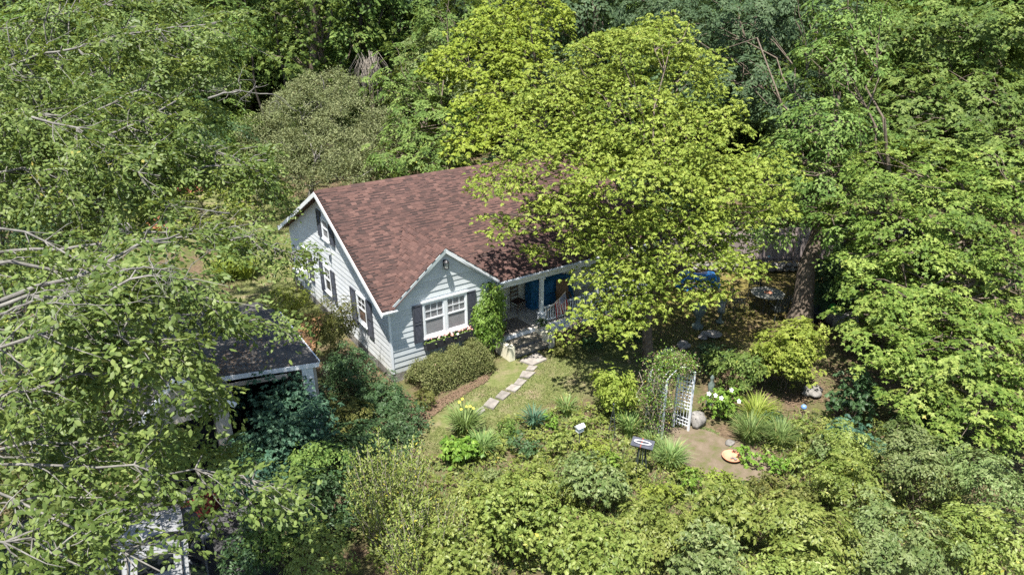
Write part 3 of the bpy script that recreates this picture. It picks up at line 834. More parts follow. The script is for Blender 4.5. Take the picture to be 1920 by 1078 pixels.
bw = MB(); bw.box(4.2, 12.0, 1.9, 2.02, 0, 3.6); bw.box(11.9, 12.02, 2.03, 10.3, 0, 2.6); bw.box(.121, 11.88, 10.18, 10.3, 0, 2.6)
bw.add([(12.02,.0,2.6),(12.02,10.3,2.6),(12.02,YR,under(YR))], [(0,1,2)])
bw.build('porch_back_wall', M['cream'], parent=house)
fnd = MB(); fnd.box(-.03, 4.23, -.03, -.001, -.1, .3); fnd.box(-.03, -.001, -.03, 10.33, -.1, .3); fnd.build('foundation', M['stone'], parent=house)

# siding boards, one object each
EX = .205
z = .3; k = 0
while z < 5.3:
    z1 = z+EX
    ya = max(0.0, YE+(z+T+.03-ZE)/SL); yb = min(10.3, YB-(z+T+.03-ZE)/SL)
    ya1 = max(0.0, YE+(z1+T+.03-ZE)/SL); yb1 = min(10.3, YB-(z1+T+.03-ZE)/SL)
    if yb1-ya1 > .3:
        # split in lengths like the real courses
        cuts = [0]+sorted(rng.uniform(.2, .8, 1))+[1] if yb-ya > 4 else [0, 1]
        for a, b in zip(cuts[:-1], cuts[1:]):
            g_ = .002
            p0, p1 = ya+(yb-ya)*a+g_, ya+(yb-ya)*b-g_; q0, q1 = ya1+(yb1-ya1)*a+g_, ya1+(yb1-ya1)*b-g_
            mb = MB()
            t0, t1 = -.023+rng.normal(0, .0015), -.010
            mb.hexa([(t0,p0,z),(t0,p1,z),(-.002,p1,z),(-.002,p0,z),(t1,q0,z1),(t1,q1,z1),(-.002,q1,z1),(-.002,q0,z1)])
            mb.build('siding_board', M['siding'], parent=side_wall)
    z = z1
z = .3
while z < 4.2:
    z1 = z+EX
    def xr(zz): h = (ZG-.13-zz)/SG; return max(.02, XG-h), min(4.18, XG+h)
    a0, b0 = xr(z); a1, b1 = xr(z1)
    if b1-a1 > .15:
        mb = MB(); t0, t1 = -.032+rng.normal(0, .002), -.012
        mb.hexa([(a0,t0,z),(b0,t0,z),(b0,-.002,z),(a0,-.002,z),(a1,t1,z1),(b1,t1,z1),(b1,-.002,z1),(a1,-.002,z1)])
        mb.build('siding_board', M['siding_front_shaded'], parent=front_wall)
    z = z1
cb = MB(); cb.box(-.045, .035, -.045, -.033, .3, 2.6); cb.box(-.045, -.033, -.033, .07, .3, 2.6); cb.build('corner_board', M['trim'], parent=house)
cb = MB(); cb.box(4.15, 4.24, -.045, -.033, .3, 2.62); cb.build('corner_board', M['trim'], parent=house)

# rake boards, soffits, fascia, gutters
def rake(a, b, h, t, mat, name='rake_board', out=(-1, 0, 0)):
    a = Vector(a); b = Vector(b); o_ = Vector(out)*t; d = Vector((0, 0, -h)); mb = MB()
    P = [a+d, b+d, b+d+o_, a+d+o_, a, b, b+o_, a+o_]
    mb.hexa(P); return mb.build(name, mat, parent=house)
rake((XE0-.004, YE-.01, ZE-.022), (XE0-.004, YR, ZR-.022), .17, .03, M['trim'])
rake((XE0-.004, YR+.001, ZR-.022), (XE0-.004, YB, ZE-.022), .17, .03, M['trim'])
sg = MB(); sg.box(XE0-.06, XE0+.0, YB-.02, YB+.1, ZE-.2, ZE-.03); sg.build('gutter_end', M['white'], parent=house)
rake((XG, OG-.004, ZG-.02), (XG-WG-.02, OG-.004, ZE-.035), .16, .02, M['sage'], out=(0, -1, 0))
rake((XG+.001, OG-.004, ZG-.02), (XG+WG+.02, OG-.004, ZE-.035), .16, .02, M['trim'], out=(0, -1, 0))
sf = MB(); sf.box(XG+WG+.02, XE1, YE+.02, -.034, ZE-.16, ZE-.145); sf.box(4.25, XE1, -.03, 1.9, ZE-.17, ZE-.15)
sf.build('soffit', M['sage'], parent=house)
bm_ = MB(); bm_.box(4.24, XE1-.2, -.12, .04, 2.42, 2.615); bm_.build('porch_beam', M['trim'], parent=house)
fa = MB(); fa.box(XG+WG+.06, XE1, YE-.02, YE-.002, ZE-.15, ZE-.02); fa.build('fascia', M['white'], parent=house); fa = MB(); fa.box(XE0, XE0+.36, YE-.02, YE-.002, ZE-.15, ZE-.02); fa.build('fascia', M['white'], parent=house)
def gutter(x0, x1):
    mb = MB(); w, h = .085, .07; y = YE-.024
    prof = [(y,ZE-.03),(y,ZE-.03-h),(y-w*.8,ZE-.03-h),(y-w,ZE-.035),(y-w+.012,ZE-.035),(y-w*.8+.008,ZE-.02-h),(y-.01,ZE-.02-h),(y-.01,ZE-.03)]
    V = [(x, a, b) for x in (x0, x1) for a, b in prof]; n = len(prof)
    mb.add(V, [(i, i+n, (i+1) % n+n, (i+1) % n) for i in range(n)]+[tuple(range(n))[::-1], tuple(range(n, 2*n))])
    mb.build('gutter', M['white'], parent=house)
gutter(XE0-.02, XG-WG+.22); gutter(XG+WG-.12, XE1)

# windows on the side wall (plane X=0) and the front (plane Y=0)
def wbox(mb, side, a0, a1, z0, z1, d0, d1):
    """a along the wall, d outwards from it"""
    if side == 'L': mb.box(-d1, -d0, a0, a1, z0, z1)
    elif side == 'F': mb.box(a0, a1, -d1, -d0, z0, z1)
    else: mb.box(a0, a1, 1.9-d1, 1.9-d0, z0, z1)
def window(side, a0, a1, z0, z1, ups=(3, 2), glass='screen', fr=.075, label=None):
    fr = fr*.8; f = MB()
    wbox(f, side, a0, a0+fr, z0, z1, .001, .075); wbox(f, side, a1-fr, a1, z0, z1, .001, .075)
    wbox(f, side, a0+fr, a1-fr, z1-fr, z1, .001, .075); wbox(f, side, a0-.02, a1+.02, z0-.05, z0, .001, .11); wbox(f, side, a0+fr, a1-fr, z0, z0+.04, .001, .07)
    w = f.build('window', M['trim'], parent=house)
    gm = MB(); wbox(gm, side, a0+fr, a1-fr, z0+.04, z1-fr, .003, .04); gm.build('pane', M[glass], parent=w)
    s = MB(); zm = (z0+z1)/2+.02; i0, i1 = a0+fr, a1-fr
    wbox(s, side, i0, i1, zm-.025, zm+.025, .041, .066); 
    for e0, e1 in ((i0, i0+.04), (i1-.04, i1)): wbox(s, side, e0, e1, z0+.04, zm-.026, .041, .058); wbox(s, side, e0, e1, zm+.026, z1-fr, .041, .058)
    wbox(s, side, i0+.041, i1-.041, z1-fr-.04, z1-fr, .041, .058); wbox(s, side, i0+.041, i1-.041, z0+.04, z0+.09, .041, .058)
    s.build('sash', M['trim'], parent=w)
    if ups:
        mu = MB(); nx, nz = ups
        for i in range(1, nx):
            x = i0+(i1-i0)*i/nx; wbox(mu, side, x-.011, x+.011, zm+.027, z1-fr-.042, .041, .054)
        for i in range(1, nz):
            zz = zm+(z1-fr-zm)*i/nz; wbox(mu, side, i0+.042, i1-.042, zz-.011, zz+.011, .0545, .062)
        mu.build('muntin', M['trim'], parent=w)
    return w
def shutter(side, a0, a1, z0, z1, d=.034):
    f = MB(); b = .05
    wbox(f, side, a0, a0+b, z0, z1, d, d+.04); wbox(f, side, a1-b, a1, z0, z1, d, d+.04)
    for q0, q1 in ((z0, z0+b), (z1-b, z1), ((z0+z1)/2-.03, (z0+z1)/2+.03)): wbox(f, side, a0+b, a1-b, q0, q1, d, d+.04)
    wbox(f, side, a0+b, a1-b, z0+b, z1-b, d, d+.008)
    sh = f.build('shutter', M['navy'], parent=house)
    lv = MB(); zz = z0+b+.02
    while zz < z1-b-.03:
        if abs(zz+.015-(z0+z1)/2) > .06:
            A, B = a0+b, a1-b; o0, o1 = d+.01, d+.034
            if side == 'L': lv.hexa([(-o1,A,zz),(-o1,B,zz),(-o0,B,zz+.022),(-o0,A,zz+.022),(-o1,A,zz+.008),(-o1,B,zz+.008),(-o0,B,zz+.03),(-o0,A,zz+.03)])
            else: lv.hexa([(A,-o1,zz),(B,-o1,zz),(B,-o0,zz+.022),(A,-o0,zz+.022),(A,-o1,zz+.008),(B,-o1,zz+.008),(B,-o0,zz+.03),(A,-o0,zz+.03)])
        zz += .042
    lv.build('louvre', M['navy'], parent=sh, kind='stuff')
# front double window
window('F', 1.20, 2.06, 1.33, 2.64, (3, 2)); window('F', 2.065, 2.925, 1.33, 2.64, (3, 2))
hd = MB(); hd.box(1.15, 2.975, -.10, -.034, 2.641, 2.70); hd.build('window_head', M['trim'], parent=house)
shutter('F', .83, 1.17, 1.22, 2.62); shutter('F', 2.96, 3.29, 1.22, 2.62)
# side windows
window('L', 1.83, 2.66, 1.30, 2.40, (2, 2), 'glass'); shutter('L', 2.74, 3.25, 1.05, 2.42); shutter('L', 1.36, 1.80, 1.05, 2.42)
window('L', 5.30, 6.02, 1.28, 2.38, (2, 2), 'glass'); shutter('L', 6.1, 6.5, 1.1, 2.40); shutter('L', 4.86, 5.24, 1.1, 2.40)
window('L', 8.0, 8.95, .95, 2.38, (2, 2), 'glass'); shutter('L', 7.45, 7.9, 1.05, 2.4)
window('L', 4.93, 5.62, 3.60, 4.42, None, 'screen'); shutter('L', 5.68, 6.12, 3.55, 4.62); shutter('L', 4.42, 4.86, 3.55, 4.32)
# porch wall windows
window('P', 6.42, 6.98, 1.72, 2.42, None, 'dark', .03)
window('P', 7.15, 9.0, 1.72, 2.42, (2, 1), 'glass'); window('P', 9.2, 11, 1.72, 2.42, (2, 1), 'glass')
dr = MB(); dr.box(4.21, 4.25, .35, 1.45, .46, 2.42); dr.build('door', M['black'], parent=house)

# porch deck, posts, railing, steps
pf = MB(); pf.box(4.21, 12.0, -.12, 1.895, .34, .46); pf.build('porch_floor', M['porchfloor'], parent=house)
pfr = MB(); pfr.box(4.21, 12.0, -.15, -.121, -.02, .44); pfr.build('porch_skirt', M['trim'], parent=house)
for px_ in (6.17, 8.9, 11.8):
    mb = MB(); mb.box(px_-.065, px_+.065, -.105, .025, .98, 2.42); mb.box(px_-.105, px_+.105, -.145, .065, .462, .93); mb.box(px_-.13, px_+.13, -.17, .09, .931, .98); mb.box(px_-.1, px_+.1, -.14, .06, 2.34, 2.418)
    mb.build('porch_post', M['trim'], parent=house)
for x0, x1 in ((6.30, 8.77), (9.03, 11.67)):
    rl = MB(); rl.box(x0, x1, -.08, 0, 1.12, 1.17); rl.box(x0, x1, -.065, -.015, .56, .61); ro = rl.build('railing', M['trim'], parent=house)
    bal = MB(); bal.box(-.02, .02, -.02, .02, 0, .508); bme = bal.mesh('baluster', M['trim'])
    n_ = int((x1-x0)/.12)
    for i in range(n_):
        o = link('baluster', bme, parent=ro); o.location = (x0+.08+i*.12, -.04, .611)
st_ = MB(); st_.box(4.33, 5.76, -.62, -.153, .0, .27); st_.box(4.33, 5.76, -1.0, -.621, .0, .12); so = st_.build('steps', M['stone'], parent=house)
for y0, y1, zt in ((-.68, -.152, .272), (-1.05, -.69, .122)):
    for i in range(2):
        d = (y1-y0)/2; mb = MB(); mb.box(4.30+rng.uniform(0,.02), 5.80, y0+i*d+.004, y0+(i+1)*d-.004, zt, zt+.035); mb.build('tread', M['stepwood'], parent=so)
for x in (4.02, 5.80):
    mb = MB(); mb.box(x, x+.24, -1.08, -.84, -.02, .52); mb.box(x, x+.24, -.839, -.153, -.02, .46); mb.build('step_pier', M['cream'], parent=house)
# window box
wb_ = MB(); wb_.box(1.17, 3.11, -.27, -.25, .93, 1.20); wb_.box(1.17, 3.11, -.055, -.04, .93, 1.20); wb_.box(1.17, 1.19, -.249, -.056, .93, 1.20); wb_.box(3.09, 3.11, -.249, -.056, .93, 1.20); wb_.box(1.191, 3.089, -.249, -.056, .93, 1.12)
wbo = wb_.build('window_box', M['black'], parent=house)
flo = empty('window_box_flowers', (2.14, -.15, 1.13), label='pink and white flowers with green leaves growing in the black window box', cat='flowers')
L = Leaves(); p = np.stack([rng.uniform(-.93, .93, 90), rng.uniform(-.07, .07, 90), rng.uniform(.02, .14, 90)], 1)
fill_sprays(L, p, rng.normal(0, 1, p.shape), np.tile([0, -.2, 1.], (90, 1)), 'rosette', .06, .09, 14, wr=.5)
link('leaves', L.mesh('leaves', M['L_rose'], 'diamond'), parent=flo, kind='stuff')
def flowers(n, rad, mat, name='flower'):
    mb = MB()
    for j in range(5):
        a = j*1.2566; c_, s_ = math.cos(a), math.sin(a); mb.add([(0,0,0),(rad*.6*c_-rad*.35*s_, rad*.6*s_+rad*.35*c_, rad*.25),(rad*c_, rad*s_, rad*.2),(rad*.6*c_+rad*.35*s_, rad*.6*s_-rad*.35*c_, rad*.25)], [(0,3,2,1)])
    return mb.mesh(name, mat)
fp, fwm = flowers(5, .045, M['petal_p']), flowers(5, .04, M['petal_w'])
for i in range(70):
    o = link('flower', fp if (i % 3) else fwm, parent=flo); o.location = (rng.uniform(-.9, .9), rng.uniform(-.13, .06), rng.uniform(.10, .24)); o.rotation_euler = (rng.uniform(-.2, 1.1), rng.uniform(-.5, .5), rng.uniform(0, 6)); s_ = rng.uniform(.7, 1.3); o.scale = (s_, s_, s_)
# wall lamp
lp = empty('wall_lamp', (XG, -.034, 3.72), label='small dark carriage lamp under the peak of the front gable', cat='lamp')
mb = MB(); mb.box(-.05, .05, -.02, 0, .05, .28); mb.tube([(0,-.02,.22),(0,-.12,.3),(0,-.14,.27)], .012, 6); mb.build('bracket', M['black'], parent=lp)
mb = MB(); mb.lathe((0,-.14,0), [(.02,.30),(.1,.24),(.11,.22),(.075,.215)], 8); mb.lathe((0,-.14,0), [(.075,.02),(.08,.0),(.03,-.04)], 8)
for i in range(4): a = i*1.57+.78; mb.tube([(.07*math.cos(a),-.14+.07*math.sin(a),.01),(.088*math.cos(a),-.14+.088*math.sin(a),.22)], .008, 4)
mb.build('lantern_cap', M['black'], parent=lp)
mb = MB(); mb.lathe((0,-.14,0), [(.06,.02),(.075,.214)], 8); mb.build('lamp_glass', M['lampglass'], parent=lp)
# air conditioner
ac = empty('air_conditioner', (-.08, 8.5, .99), label='white window air conditioner jutting from the left side wall', cat='air conditioner')
mb = MB(); mb.box(-.42, 0, -.34, .34, 0, .40); mb.build('casing', M['white'], parent=ac)
mb = MB()
for i in range(7): mb.box(-.434, -.422, -.28, .28, .05+i*.045, .07+i*.045)
mb.box(-.426, -.4205, -.3, .3, .03, .37); mb.build('grille', M['iron'], parent=ac)
# meter box
mtr = empty('meter_box', (-.034, 5.05, 3.1), label='small white utility box on the side wall below the attic window', cat='utility box')
mb = MB(); mb.box(-.1, 0, -.09, .09, 0, .2); mb.build('box_body', M['white'], parent=mtr)
mb = MB(); mb.tube([(-.05,0,0),(-.05,.0,-.18),(-.05,-.04,-.3)], .015, 6); mb.build('cable', M['black'], parent=mtr)

# ---- things on the porch
ch = empty('ladder_back_chair', (6.12, 1.45, .46), .15, label='brown ladder back chair with a dark woven seat on the porch', cat='chair')
for sx in (-1, 1):
    for y_, h_ in ((-.2, .46), (.2, 1.12)):
        mb = MB(); mb.tube([(sx*.21, y_, 0), (sx*.2, y_, .45), (sx*.19, y_+(.05 if h_ > 1 else 0), h_)], .02, 8); mb.build('leg', M['chairwood'], parent=ch)
for zz in (.62, .78, .94, 1.05):
    mb = MB(); mb.bar((-.19, .21+.035*(zz-.45), zz), (.19, .21+.035*(zz-.45), zz), .018, .065, up=(0, 0, 1)); mb.build('slat', M['chairwood'], parent=ch)
mb = MB(); mb.box(-.23, .23, -.22, .2, .43, .47); mb.build('seat', M['darkseat'], parent=ch)
mb = MB()
for zz in (.15, .28):
    mb.tube([(-.2,-.2,zz),(.2,-.2,zz)], .011, 6); mb.tube([(-.2,-.2,zz+.03),(-.2,.2,zz+.03)], .011, 6); mb.tube([(.2,-.2,zz+.03),(.2,.2,zz+.03)], .011, 6)
mb.build('stretcher', M['chairwood'], parent=ch)
def drape(name, x0, x1, y0, y1, z0, z1, mat, seed, label, amp=.06, cat='tarp', rz=0.0, nx=26, ny=14):
    """a sheet thrown over a bulky thing: closed bumpy block with pleated sides"""
    r_ = np.random.default_rng(seed); cx_, cy_ = (x0+x1)/2, (y0+y1)/2
    o = empty(name, (cx_, cy_, z0), rz, label=label, cat=cat)
    mb = MB(); n = 44; V = []; lv = [0, .15, .35, .6, .82, .95, 1.0, 1.02, 1.03]; sc = [1.12, 1.06, 1.02, 1.0, .98, .93, .8, .45, .02]
    for zt, s_ in zip(lv, sc):
        for j in range(n):
            a = 2*math.pi*j/n; ca, sa = math.cos(a), math.sin(a); e = 4.5
            rr = (abs(ca)**e+abs(sa)**e)**(-1/e)
            pl = 1+amp*(1-zt*.75)*math.sin(a*11+seed)+amp*.6*math.sin(a*5+zt*4)
            x = (x1-x0)/2*rr*ca*s_*pl; y = (y1-y0)/2*rr*sa*s_*pl
            z_ = (z1-z0)*zt*(1+.06*math.sin(x*5+seed)+.05*math.cos(y*7+x*3)) if zt > .5 else (z1-z0)*zt
            V.append((x, y, z_+.003))
    F = [(i*n+j, i*n+(j+1) % n, (i+1)*n+(j+1) % n, (i+1)*n+j) for i in range(len(lv)-1) for j in range(n)]
    mb.add(V, F, True); mb.add(V[-n:], [tuple(range(n))]); mb.add(V[:n], [tuple(reversed(range(n)))])
    mb.build('cover', mat, parent=o); return o
drape('covered_grill', 6.62, 7.05, 1.2, 1.75, .46, 1.62, M['tarpdark'], 3, 'dark blue cover gathered over a tall piece at the left end of the porch seat', .09, 'cover')
drape('covered_sofa', 7.1, 8.75, 1.15, 1.8, .46, 1.55, M['tarpdark'], 8, 'long dark blue tarp draped over porch furniture behind the post', .04, 'cover')
wc_ = empty('wooden_rocker', (7.75, .62, .46), -.5, label='tan wooden chair on the porch behind the railing and flag', cat='chair')
mb = MB(); mb.box(-.26, .26, -.26, .24, .36, .40); mb.build('seat', M['orangewood'], parent=wc_)
mb = MB(); mb.hexa([(-.26,.24,.4),(.26,.24,.4),(.26,.28,.4),(-.26,.28,.4),(-.24,.38,1.1),(.24,.38,1.1),(.24,.42,1.1),(-.24,.42,1.1)]); mb.build('backrest', M['orangewood'], parent=wc_)
for sx in (-1, 1):
    for y_ in (-.22, .22): mb = MB(); mb.box(sx*.23-.025, sx*.23+.025, y_-.025, y_+.025, 0, .36); mb.build('leg', M['orangewood'], parent=wc_)
    mb = MB(); mb.box(sx*.27-.03, sx*.27+.03, -.26, .26, .6, .63); mb.build('armrest', M['orangewood'], parent=wc_)
mb = MB(); mb.box(-.75, .75, -.5, .5, 0, .012); rg = mb.build('doormat', M['mat'], label='brown rug lying on the porch floor at the top of the steps', cat='rug'); rg.location = (5.0, .5, .461); rg.rotation_euler = (0, 0, .03)
# potted plants on the porch edge / steps
def potplant(x, y, z, r, label, mat='L_dark', pot='iron', fl=None):
    o = empty('potted_plant', (x, y, z), label=label, cat='potted plant')
    mb = MB(); mb.lathe((0,0,0), [(r*.6,0),(r,r*1.3),(r*1.08,r*1.3),(r*1.08,r*1.45),(r*.9,r*1.45),(r*.88,r*1.3)], 16); mb.build('pot', M[pot], parent=o)
    L = Leaves(); p_, hd_, nn_ = lobe_points((0,0,r*2.3), (r*1.5,r*1.5,r*1.3), 60, .4); fill_sprays(L, p_, hd_, nn_, 'cloud', r*.5, r*.5, 10)
    link('foliage', L.mesh('foliage', M[mat]), parent=o, kind='stuff'); return o
potplant(5.92, -.42, .46, .13, 'dark plant in a grey pot beside the right edge of the porch steps', 'L_dark', 'plasticgrey')
potplant(4.42, .02, .46, .1, 'small leafy plant in a pot at the left edge of the porch floor', 'L_olive', 'terracotta')
# flag
fl = empty('flag', (6.28, -.2, 1.0), label='small United States flag hanging from a slanted pole on the porch post', cat='flag')
pdir = Vector((.42, -.30, .62)).normalized()
mb = MB(); mb.tube([(0,0,0), tuple(pdir*1.15)], .012, 6); mb.build('pole', M['twig'], parent=fl)
M['flagmat'] = None
def flagmat():
    m_, nt, out = newmat('flag_cloth')
    uv = nt.nodes.new('ShaderNodeAttribute'); uv.attribute_name = 'fuv'
    s = nt.nodes.new('ShaderNodeSeparateXYZ'); nt.links.new(uv.outputs['Vector'], s.inputs[0])
    st = math_(nt, 'MODULO', math_(nt, 'MULTIPLY', s.outputs['Y'], 6.5), 1.0)
    red = math_(nt, 'LESS_THAN', st, .5)
    c = mixc(nt, red, (.7,.7,.68), (.38,.02,.03))
    can = math_(nt, 'MULTIPLY', math_(nt, 'LESS_THAN', s.outputs['X'], .4), math_(nt, 'LESS_THAN', s.outputs['Y'], .538))
    fx = math_(nt, 'MODULO', math_(nt, 'MULTIPLY', s.outputs['X'], 15.0), 1.0); fy = math_(nt, 'MODULO', math_(nt, 'MULTIPLY', s.outputs['Y'], 9.29), 1.0)
    dx = math_(nt, 'SUBTRACT', fx, .5); dy = math_(nt, 'SUBTRACT', fy, .5)
    dd = math_(nt, 'SQRT', math_(nt, 'ADD', math_(nt, 'MULTIPLY', dx, dx), math_(nt, 'MULTIPLY', dy, dy)))
    star = math_(nt, 'LESS_THAN', dd, .3)
    bl = mixc(nt, star, (.015,.025,.12), (.7,.7,.7))
    c = mixc(nt, can, c, bl)
    b = nt.nodes.new('ShaderNodeBsdfPrincipled'); b.inputs['Roughness'].default_value = .8
    nt.links.new(c, b.inputs['Base Color']); nt.links.new(b.outputs[0], out.inputs[0]); return m_
mb = MB(); nx_, ny_ = 20, 14; V = []; UVs = []
for i in range(nx_+1):
    for j in range(ny_+1):
        s, t = i/nx_, j/ny_   # s along the fly, t along the hoist (down the pole)
        hp = pdir*(1.12-.62*t)
        q = hp+Vector((.16*s*(1-.3*t)+.035*math.sin(t*9+s*3)*s, .07*math.sin(t*12)*s, -.78*s+.1*s*t))
        V.append(q); UVs.append((s, t, 0))
F = [(i*(ny_+1)+j, (i+1)*(ny_+1)+j, (i+1)*(ny_+1)+j+1, i*(ny_+1)+j+1) for i in range(nx_) for j in range(ny_)]
mb.add(V, F, True); me = mb.mesh('cloth', flagmat())
a = me.attributes.new('fuv', 'FLOAT_VECTOR', 'POINT'); a.data.foreach_set('vector', np.array(UVs, np.float32).ravel())
clo = link('cloth', me, parent=fl)
md = clo.modifiers.new('thickness', 'SOLIDIFY'); md.thickness = .003

# ------------------------------------------------------------------ garage
gar = empty('garage', (-5, 0, 0), label='old white garage with a worn dark roof, sagging eave and open bay', cat='garage')
O = Vector((-5, 0, 0))
def G_(mb, name, mat, **k):
    mb.v = [(x+5, y, z) for x, y, z in mb.v]; return mb.build(name, mat, parent=gar, **k)
A_, B_, C_, D_ = Vector((-2.99,-1.78,2.5)), Vector((-5.75,-1.02,2.52)), Vector((-5.9,1.7,2.98)), Vector((-3.16,1.15,2.93))
mb = MB(); mb.slab([B_, A_, D_, C_], .09); G_(mb, 'roof', M['asphroof'])
mb = MB(); E_ = Vector((-6.0,4.3,2.3)); F_ = Vector((-3.2,3.8,2.3)); mb.slab([C_+Vector((0,.002,0)), D_+Vector((0,.002,0)), F_, E_], .08); G_(mb, 'rear_roof', M['asphroof'])
mb = MB(); mb.bar(A_+Vector((0,-.03,-.02)), B_+Vector((0,-.03,-.02)), .035, .13); G_(mb, 'fascia', M['white'])
mb = MB(); mb.bar(A_+Vector((-.9,.03,-.12)), B_+Vector((0,.05,-.30)), .03, .12); G_(mb, 'loose_board', M['tan'])
mb = MB(); mb.bar(A_+Vector((.03,0,.03)), D_+Vector((.03,0,.03)), .03, .13); G_(mb, 'rake_board', M['white'])
# corner pier with shingled face
mb = MB(); mb.box(-3.46, -3.14, -1.66, -1.36, 0, 2.42); pier = G_(mb, 'corner_pier', M['tan'])
pm = MB(); pm.hexa([(0,-.022,0),(.32,-.022,0),(.32,0,0),(0,0,0),(0,-.008,.118),(.32,-.008,.118),(.32,0,.118),(0,0,.118)]); pme = pm.mesh('wall_shingle', M['siding'])
for i in range(19):
    o = link('wall_shingle', pme, parent=pier); o.location = (-3.46+5, -1.661, .12+i*.12)
mb = MB(); mb.box(-3.13, -3.03, -1.60, 3.3, 0, 2.4); G_(mb, 'side_wall', M['tan'])
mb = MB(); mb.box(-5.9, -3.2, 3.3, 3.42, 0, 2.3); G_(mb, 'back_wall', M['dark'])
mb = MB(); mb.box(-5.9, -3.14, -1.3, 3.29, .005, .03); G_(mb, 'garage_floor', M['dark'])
mb = MB(); mb.box(-5.98, -5.62, -2.2, -1.84, 0, 2.15); G_(mb, 'bay_pier', M['tan'])
# front gable wing
px0, px1, pz, py = -7.95, -5.45, 3.5, -2.35
cx = (px0+px1)/2
wing = MB()
wing.add([(px0+.15,py+.12,2.2),(px1-.15,py+.12,2.2),(px1-.15,py+.12,2.42),(cx,py+.12,pz-.1),(px0+.15,py+.12,2.42),
          (px0+.15,py+.24,2.2),(px1-.15,py+.24,2.2),(px1-.15,py+.24,2.42),(cx,py+.24,pz-.1),(px0+.15,py+.24,2.42)],
         [(0,1,2,3,4),(9,8,7,6,5),(0,5,6,1),(1,6,7,2),(2,7,8,3),(3,8,9,4),(4,9,5,0)])
gw = G_(wing, 'gable_wall', M['tan'])
for s in (-1, 1):
    xe = cx+s*(px1-px0)/2
    q = [Vector((cx,py,pz)),Vector((xe,py,2.32)),Vector((xe,4.0,2.32)),Vector((cx,4.0,pz))]
    if s < 0: q = [q[0], q[3], q[2], q[1]]
    mb = MB(); mb.slab([q[0],q[1],q[2],q[3]] if s > 0 else q, .08)
    G_(mb, 'wing_roof', M['asphroof'])
    mb = MB(); mb.bar((cx+s*.01,py-.02,pz-.0),(xe,py-.02,2.31), .03, .14); G_(mb, 'rake_board', M['trim'])
mb = MB(); mb.box(px0+.15, px0+.4, py+.12, py+.4, 0, 2.2); mb.box(px0+.15, px0+.27, py+.41, 3.8, 0, 2.3); G_(mb, 'wing_wall', M['tan'])
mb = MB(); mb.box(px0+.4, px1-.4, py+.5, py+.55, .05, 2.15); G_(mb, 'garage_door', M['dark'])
# leaves lying on the garage roof
n = 2200; s_, t_ = rng.random(n), rng.random(n); s_ = s_**.35
P = np.array(A_)[None]+(np.array(B_)-np.array(A_))*s_[:, None]*1.0+(np.array(D_)-np.array(A_))*t_[:, None]; P[:, 2] += .10
L = Leaves(); an = rng.uniform(0, 6.28, n); L.add(P, np.stack([np.cos(an), np.sin(an), np.full(n, .1)], -1), np.tile([0,-.2,1.], (n,1))+rng.normal(0,.25,(n,3)), .06*rng.uniform(.5,1.3,n), .035, rng.random(n))
link('roof_litter', L.mesh('roof_litter', M['litter']), label='dead leaves scattered over the worn garage roof', cat='leaf litter', kind='stuff')
mb = MB(); mb.slab([at(545,660,.02), at(590,660,.02), at(610,590,.02), at(570,590,.02)], .05); mb.build('plywood_sheet', M['orangewood'], label='tan board lying on the ground between garage and house', cat='board')

# ------------------------------------------------------------------ parked car
car = empty('parked_car', (-8.05, -5.75, 0), -.11, label='silver hatchback parked nose in before the garage under branches', cat='car')
prof = [ # y, half width, z belt, z roof-centre : nose is +y
 (2.32,.60,.62),(2.26,.74,.72),(2.05,.83,.82),(1.6,.87,.90),(1.2,.88,.95),(1.0,.88,.98)]
mb = MB(); ring = []
ys = [2.34,2.28,2.12,1.8,1.4,1.05,.4,-.6,-1.4,-2.0,-2.22,-2.28]
hw = [.58,.74,.83,.875,.885,.89,.895,.895,.88,.84,.76,.66]
zt = [.60,.72,.80,.88,.94,.98,1.0,1.02,1.03,1.0,.92,.75]
nseg = 11
for y, w, zz in zip(ys, hw, zt):
    for i in range(nseg):
        t = -1+2*i/(nseg-1)
        if abs(t) == 1: ring.append((t*w*.96, y, .26))
        elif abs(abs(t)-.8) < .01: ring.append((math.copysign(w, t), y, zz*.62))
        else:
            x = t/.6*w*.92 if abs(t) <= .6 else t*w
            ring.append((x, y, zz*(1-.10*(abs(x)/w)**3)+.035*(1-(x/w)**2)*(1 if y > .9 else 0)))
F = [(i*nseg+j, (i+1)*nseg+j, (i+1)*nseg+j+1, i*nseg+j+1) for i in range(len(ys)-1) for j in range(nseg-1)]
mb.add(ring, F, True); mb.add(ring[:nseg], [tuple(range(nseg))]); mb.add(ring[-nseg:], [tuple(reversed(range(nseg)))])
mb.add([ring[i*nseg] for i in range(len(ys))]+[ring[i*nseg+nseg-1] for i in range(len(ys))], [tuple(range(len(ys)))+tuple(reversed(range(len(ys), 2*len(ys))))])
mb.build('body', M['carpaint'], parent=car)
def cabin(rows, name, mat, smooth=True):
    mb = MB(); n = len(rows[0]); V = [q for r_ in rows for q in r_]
    mb.add(V, [(i*n+j, (i+1)*n+j, (i+1)*n+j+1, i*n+j+1) for i in range(len(rows)-1) for j in range(n-1)], smooth); return mb.build(name, mat, parent=car)
def bow(y, w, z, k=.12, n=9, dz=.05): return [(w*(-1+2*i/(n-1)), y-k*(-1+2*i/(n-1))**2, z-dz*(-1+2*i/(n-1))**2) for i in range(n)]
cabin([bow(1.12,.76,1.015,.28,dz=.03), bow(.98,.75,1.04,.28,dz=.03)], 'cowl', M['black'])
cabin([bow(.98,.75,1.04,.28,dz=.03), bow(.62,.68,1.26,.2), bow(.30,.60,1.45,.12)], 'windshield', M['carglass'])
mb = MB(); rr = [bow(.30,.60,1.45,.12), bow(.1,.60,1.50,.06), bow(-.6,.60,1.53,.0), bow(-1.4,.58,1.50,-.03), bow(-1.75,.55,1.44,-.05)]
